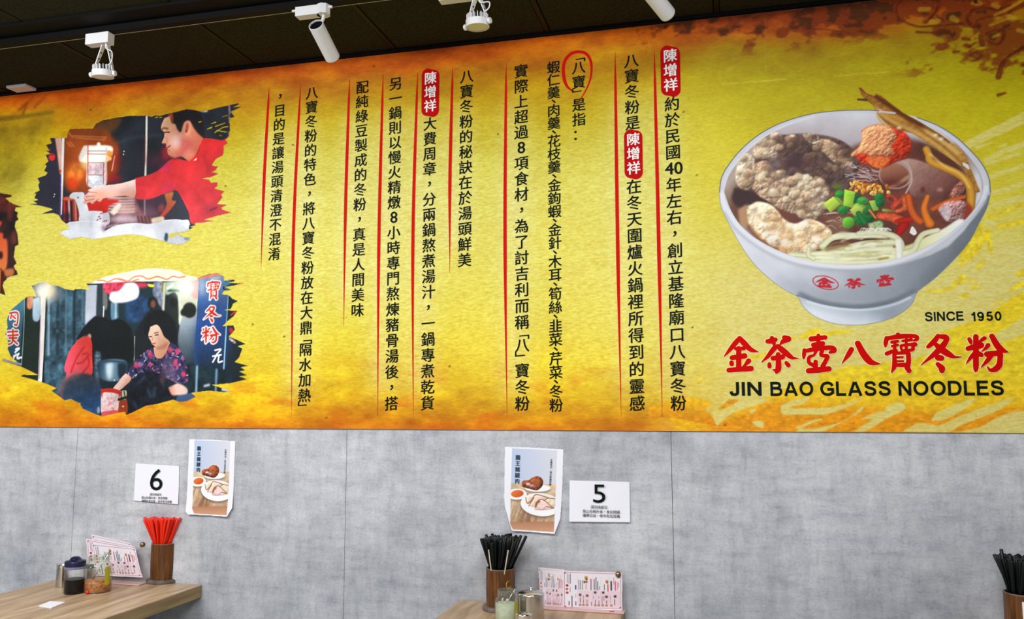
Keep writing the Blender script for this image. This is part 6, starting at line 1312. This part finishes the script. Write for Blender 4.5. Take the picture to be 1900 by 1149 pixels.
menu_sheet([(174, 999), (249, 1014), (264.5, 1070), (180, 1066)], yl+0.0022, 'pink bordered menu card third from the front in the fan of four')
menu_sheet([(160, 1000), (246, 1016), (265, 1072), (166, 1067)], yl-0.0006, 'pink bordered menu card second from the front, edge showing at left')
menu_sheet([(170.5, 1009), (251, 1018), (263, 1071.5), (178, 1068)], yl-0.0034, 'pink bordered menu card at the very front of the fan of four')

# ------------------------------------------------------------------ condiments
def place(name, px, py, label, cat, z=TABLE, c=None):
    p = c if c is not None else at_z(px, py, z); return tag(empty(name, (p.x, p.y, TABLE)), label, cat), p
# left table
can, p = place('steel_canister', 114.5, 1089, 'small steel canister behind the navy lidded sauce bottle', 'canister')
bm = bmesh.new(); lathe(bm, [(0, 0), (0.021, 0), (0.0225, 0.002), (0.0225, 0.074), (0.0225, 0.076)], 28); bm_link('body', bm, M_STEEL, can)
bm = bmesh.new(); lathe(bm, [(0.0232, 0.074), (0.0232, 0.086), (0.022, 0.089), (0, 0.090)], 28); bm_link('lid', bm, M_CHROME, can)
can2, p = place('steel_canister', 165, 1089, 'small steel canister behind the open chilli jar', 'canister')
bm = bmesh.new(); lathe(bm, [(0, 0), (0.021, 0), (0.0225, 0.002), (0.0225, 0.074), (0.0225, 0.076)], 28); bm_link('body', bm, M_STEEL, can2)
bm = bmesh.new(); lathe(bm, [(0.0232, 0.074), (0.0232, 0.080), (0.022, 0.083), (0, 0.084)], 28); bm_link('lid', bm, M_DARK, can2)
bo, p = place('sauce_bottle', 137, 1101, 'glass sauce bottle with navy lid and dark soy sauce', 'bottle'); R_ = 0.037
bm = bmesh.new(); lathe(bm, [(0, 0.0), (R_*0.93, 0.0), (R_, 0.004), (R_, 0.088), (R_*0.97, 0.096), (R_*0.94, 0.1)], 32); bm_link('glass_body', bm, M_GLASS2, bo, smooth=True)
bm = bmesh.new(); lathe(bm, [(0, 0.004), (R_*0.93, 0.004), (R_*0.95, 0.008), (R_*0.95, 0.054), (0, 0.055)], 32); bm_link('soy_sauce', bm, M_SOY, bo, smooth=False)
bm = bmesh.new(); lathe(bm, [(R_*0.99, 0.092), (R_*1.01, 0.094), (R_*1.01, 0.101), (R_*0.98, 0.102)], 32); bm_link('collar', bm, mat('pale_lavender_plastic', (120, 122, 150), 0.3), bo)
bm = bmesh.new(); lathe(bm, [(R_*1.0, 0.101), (R_*1.03, 0.104), (R_*1.03, 0.118), (R_*0.98, 0.122), (R_*0.60, 0.124), (R_*0.52, 0.130), (R_*0.35, 0.136), (0, 0.138)], 32); bm_link('lid', bm, M_NAVY, bo, smooth=True)
bm = bmesh.new(); box(bm, (R_*0.8, -0.01, 0.121), (0.02, 0.016, 0.008), bev=0.003); bm_link('spout', bm, M_NAVY, bo)
def jar(name, px, py, label, fill_m, fill_h, R_, H_, spoon, tagm=None, c=None):
    r_, p = place(name, px, py, label, 'jar', c=c)
    bm = bmesh.new(); lathe(bm, [(0, 0), (R_*0.90, 0), (R_, 0.006), (R_, H_*0.66), (R_*0.97, H_*0.72), (R_*0.78, H_*0.80), (R_*0.74, H_*0.83), (R_*0.79, H_*0.86), (R_*0.79, H_*0.90), (R_*0.74, H_*0.915), (R_*0.78, H_*0.94), (R_*0.78, H_*0.99), (R_*0.74, H_), (R_*0.71, H_*0.985), (R_*0.71, H_*0.84)], 36); bm_link('glass', bm, M_GLASS, r_, smooth=True)
    bm = bmesh.new(); lathe(bm, [(0, 0.004), (R_*0.86, 0.004), (R_*0.945, 0.008), (R_*0.945, fill_h), (R_*0.6, fill_h+0.003), (0, fill_h+0.001)], 32); bm_link('contents', bm, fill_m, r_, smooth=True)
    a, b = Vector(spoon[0]), Vector(spoon[1]); bm = bmesh.new(); tube(bm, [a, a.lerp(b, 0.3), b], [0.0022, 0.0013, 0.0017], 8)
    vs = lathe(bm, [(0, -0.002), (0.008, -0.001), (0.009, 0.001), (0, 0.0015)], 14, axis_matrix(a, (b-a).cross(Vector((0, 1, 0))))); bm_link('spoon', bm, M_CHROME, r_, smooth=True)
    if tagm: patch(R_*1.004, math.radians(tagm[0]), math.radians(tagm[1]), tagm[2], tagm[3], M_YELL, r_, 'yellow_label', 8)
    return r_, p
jar('chilli_jar', 181, 1098, 'open glass jar of orange chilli flakes in oil with a spoon', M_CHILI, 0.046, 0.050, 0.136, ((-0.012, -0.01, 0.052), (0.043, 0.008, 0.156)), (-24, 2, 0.03, 0.098))
p = at_z(160, 1103, TABLE); bm = bmesh.new(); tube(bm, [(p.x-0.012, p.y+0.030, TABLE+0.007), (p.x, p.y+0.012, TABLE+0.007), (p.x+0.006, p.y-0.004, TABLE+0.007)], [0.0055, 0.0065, 0.006], 12)
o = bm_link('plastic_tube', bm, M_REDC, None, smooth=True); tag(o, 'small red plastic tube lying between the sauce bottle and chilli jar', 'tube')
q4 = [at_z(*a, TABLE+0.0015) for a in [(72, 1125), (93, 1116.5), (121, 1118.5), (95, 1129)]]
bm = bmesh.new(); vv = [bm.verts.new(a) for a in q4]; vv2 = [bm.verts.new(a+Vector((0, 0, 0.003))) for a in q4]; bm.faces.new(vv[::-1]); bm.faces.new(vv2)
for i in range(4): bm.faces.new((vv[i], vv[(i+1) % 4], vv2[(i+1) % 4], vv2[i]))
bmesh.ops.translate(bm, verts=bm.verts, vec=(0, 0, -0.0012))
o = bm_link('folded_napkin', bm, M_PAPER, None); tag(o, 'folded white napkin lying on the table in front of the sauce bottle', 'napkin')
# middle table: their feet fall below the frame
yj = -0.30
pj = at_y(940, 1120, yj); jar('garlic_jar', 0, 0, 'open glass jar of pale garlic paste with a spoon', M_PASTE, 0.068, 0.0385, 0.112, ((-0.004, -0.004, 0.06), (0.034, 0.004, 0.124)), (-34, -4, 0.02, 0.078), c=pj)
pc = at_y(985.5, 1120, -0.235); cn, _ = place('steel_pot', 0, 0, 'wide steel condiment pot with a hinged lid and knob', 'pot', c=pc); R_ = 0.0435
bm = bmesh.new(); lathe(bm, [(0, 0), (R_*0.96, 0), (R_, 0.003), (R_, 0.083), (R_*1.03, 0.085), (R_*1.03, 0.087)], 40); bm_link('body', bm, M_STEEL, cn)
bm = bmesh.new(); lathe(bm, [(R_*1.03, 0.0872), (R_*1.03, 0.0895), (R_*0.97, 0.092), (R_*0.7, 0.0965), (0, 0.099)], 40); ld = bm_link('lid', bm, M_CHROME, cn, smooth=True)
bm = bmesh.new(); lathe(bm, [(0.0022, 0.098), (0.0022, 0.102), (0.0055, 0.106), (0.005, 0.109), (0, 0.110)], 16); bm_link('lid_knob', bm, M_CHROME, ld, smooth=True)
ps = at_y(972, 1143, -0.40); sh, _ = place('shaker', 0, 0, 'small shaker with a perforated steel top before the steel pot', 'shaker', c=ps); R_ = 0.0255; zt_ = ps.z+0.008-TABLE
bm = bmesh.new(); lathe(bm, [(0, 0), (R_*0.9, 0), (R_*0.95, 0.003), (R_*0.95, zt_-0.02)], 28); bm_link('glass_body', bm, M_GLASS, sh, smooth=True)
bm = bmesh.new(); lathe(bm, [(R_, zt_-0.026), (R_, zt_-0.014), (R_*0.96, zt_-0.012), (R_*1.02, zt_-0.009), (R_*1.02, zt_-0.004), (R_*0.96, zt_), (R_*0.6, zt_+0.0015), (0, zt_+0.002)], 32); tp = bm_link('steel_top', bm, M_CHROME, sh, smooth=True)
bm = bmesh.new()
for i in range(9):
    a = i*2*PI/8; rr = 0.010 if i < 8 else 0; lathe(bm, [(0, zt_+0.0021), (0.0012, zt_+0.0021)], 8, Matrix.Translation((rr*math.cos(a), rr*math.sin(a), 0)))
bm_link('holes', bm, M_DARK, tp)
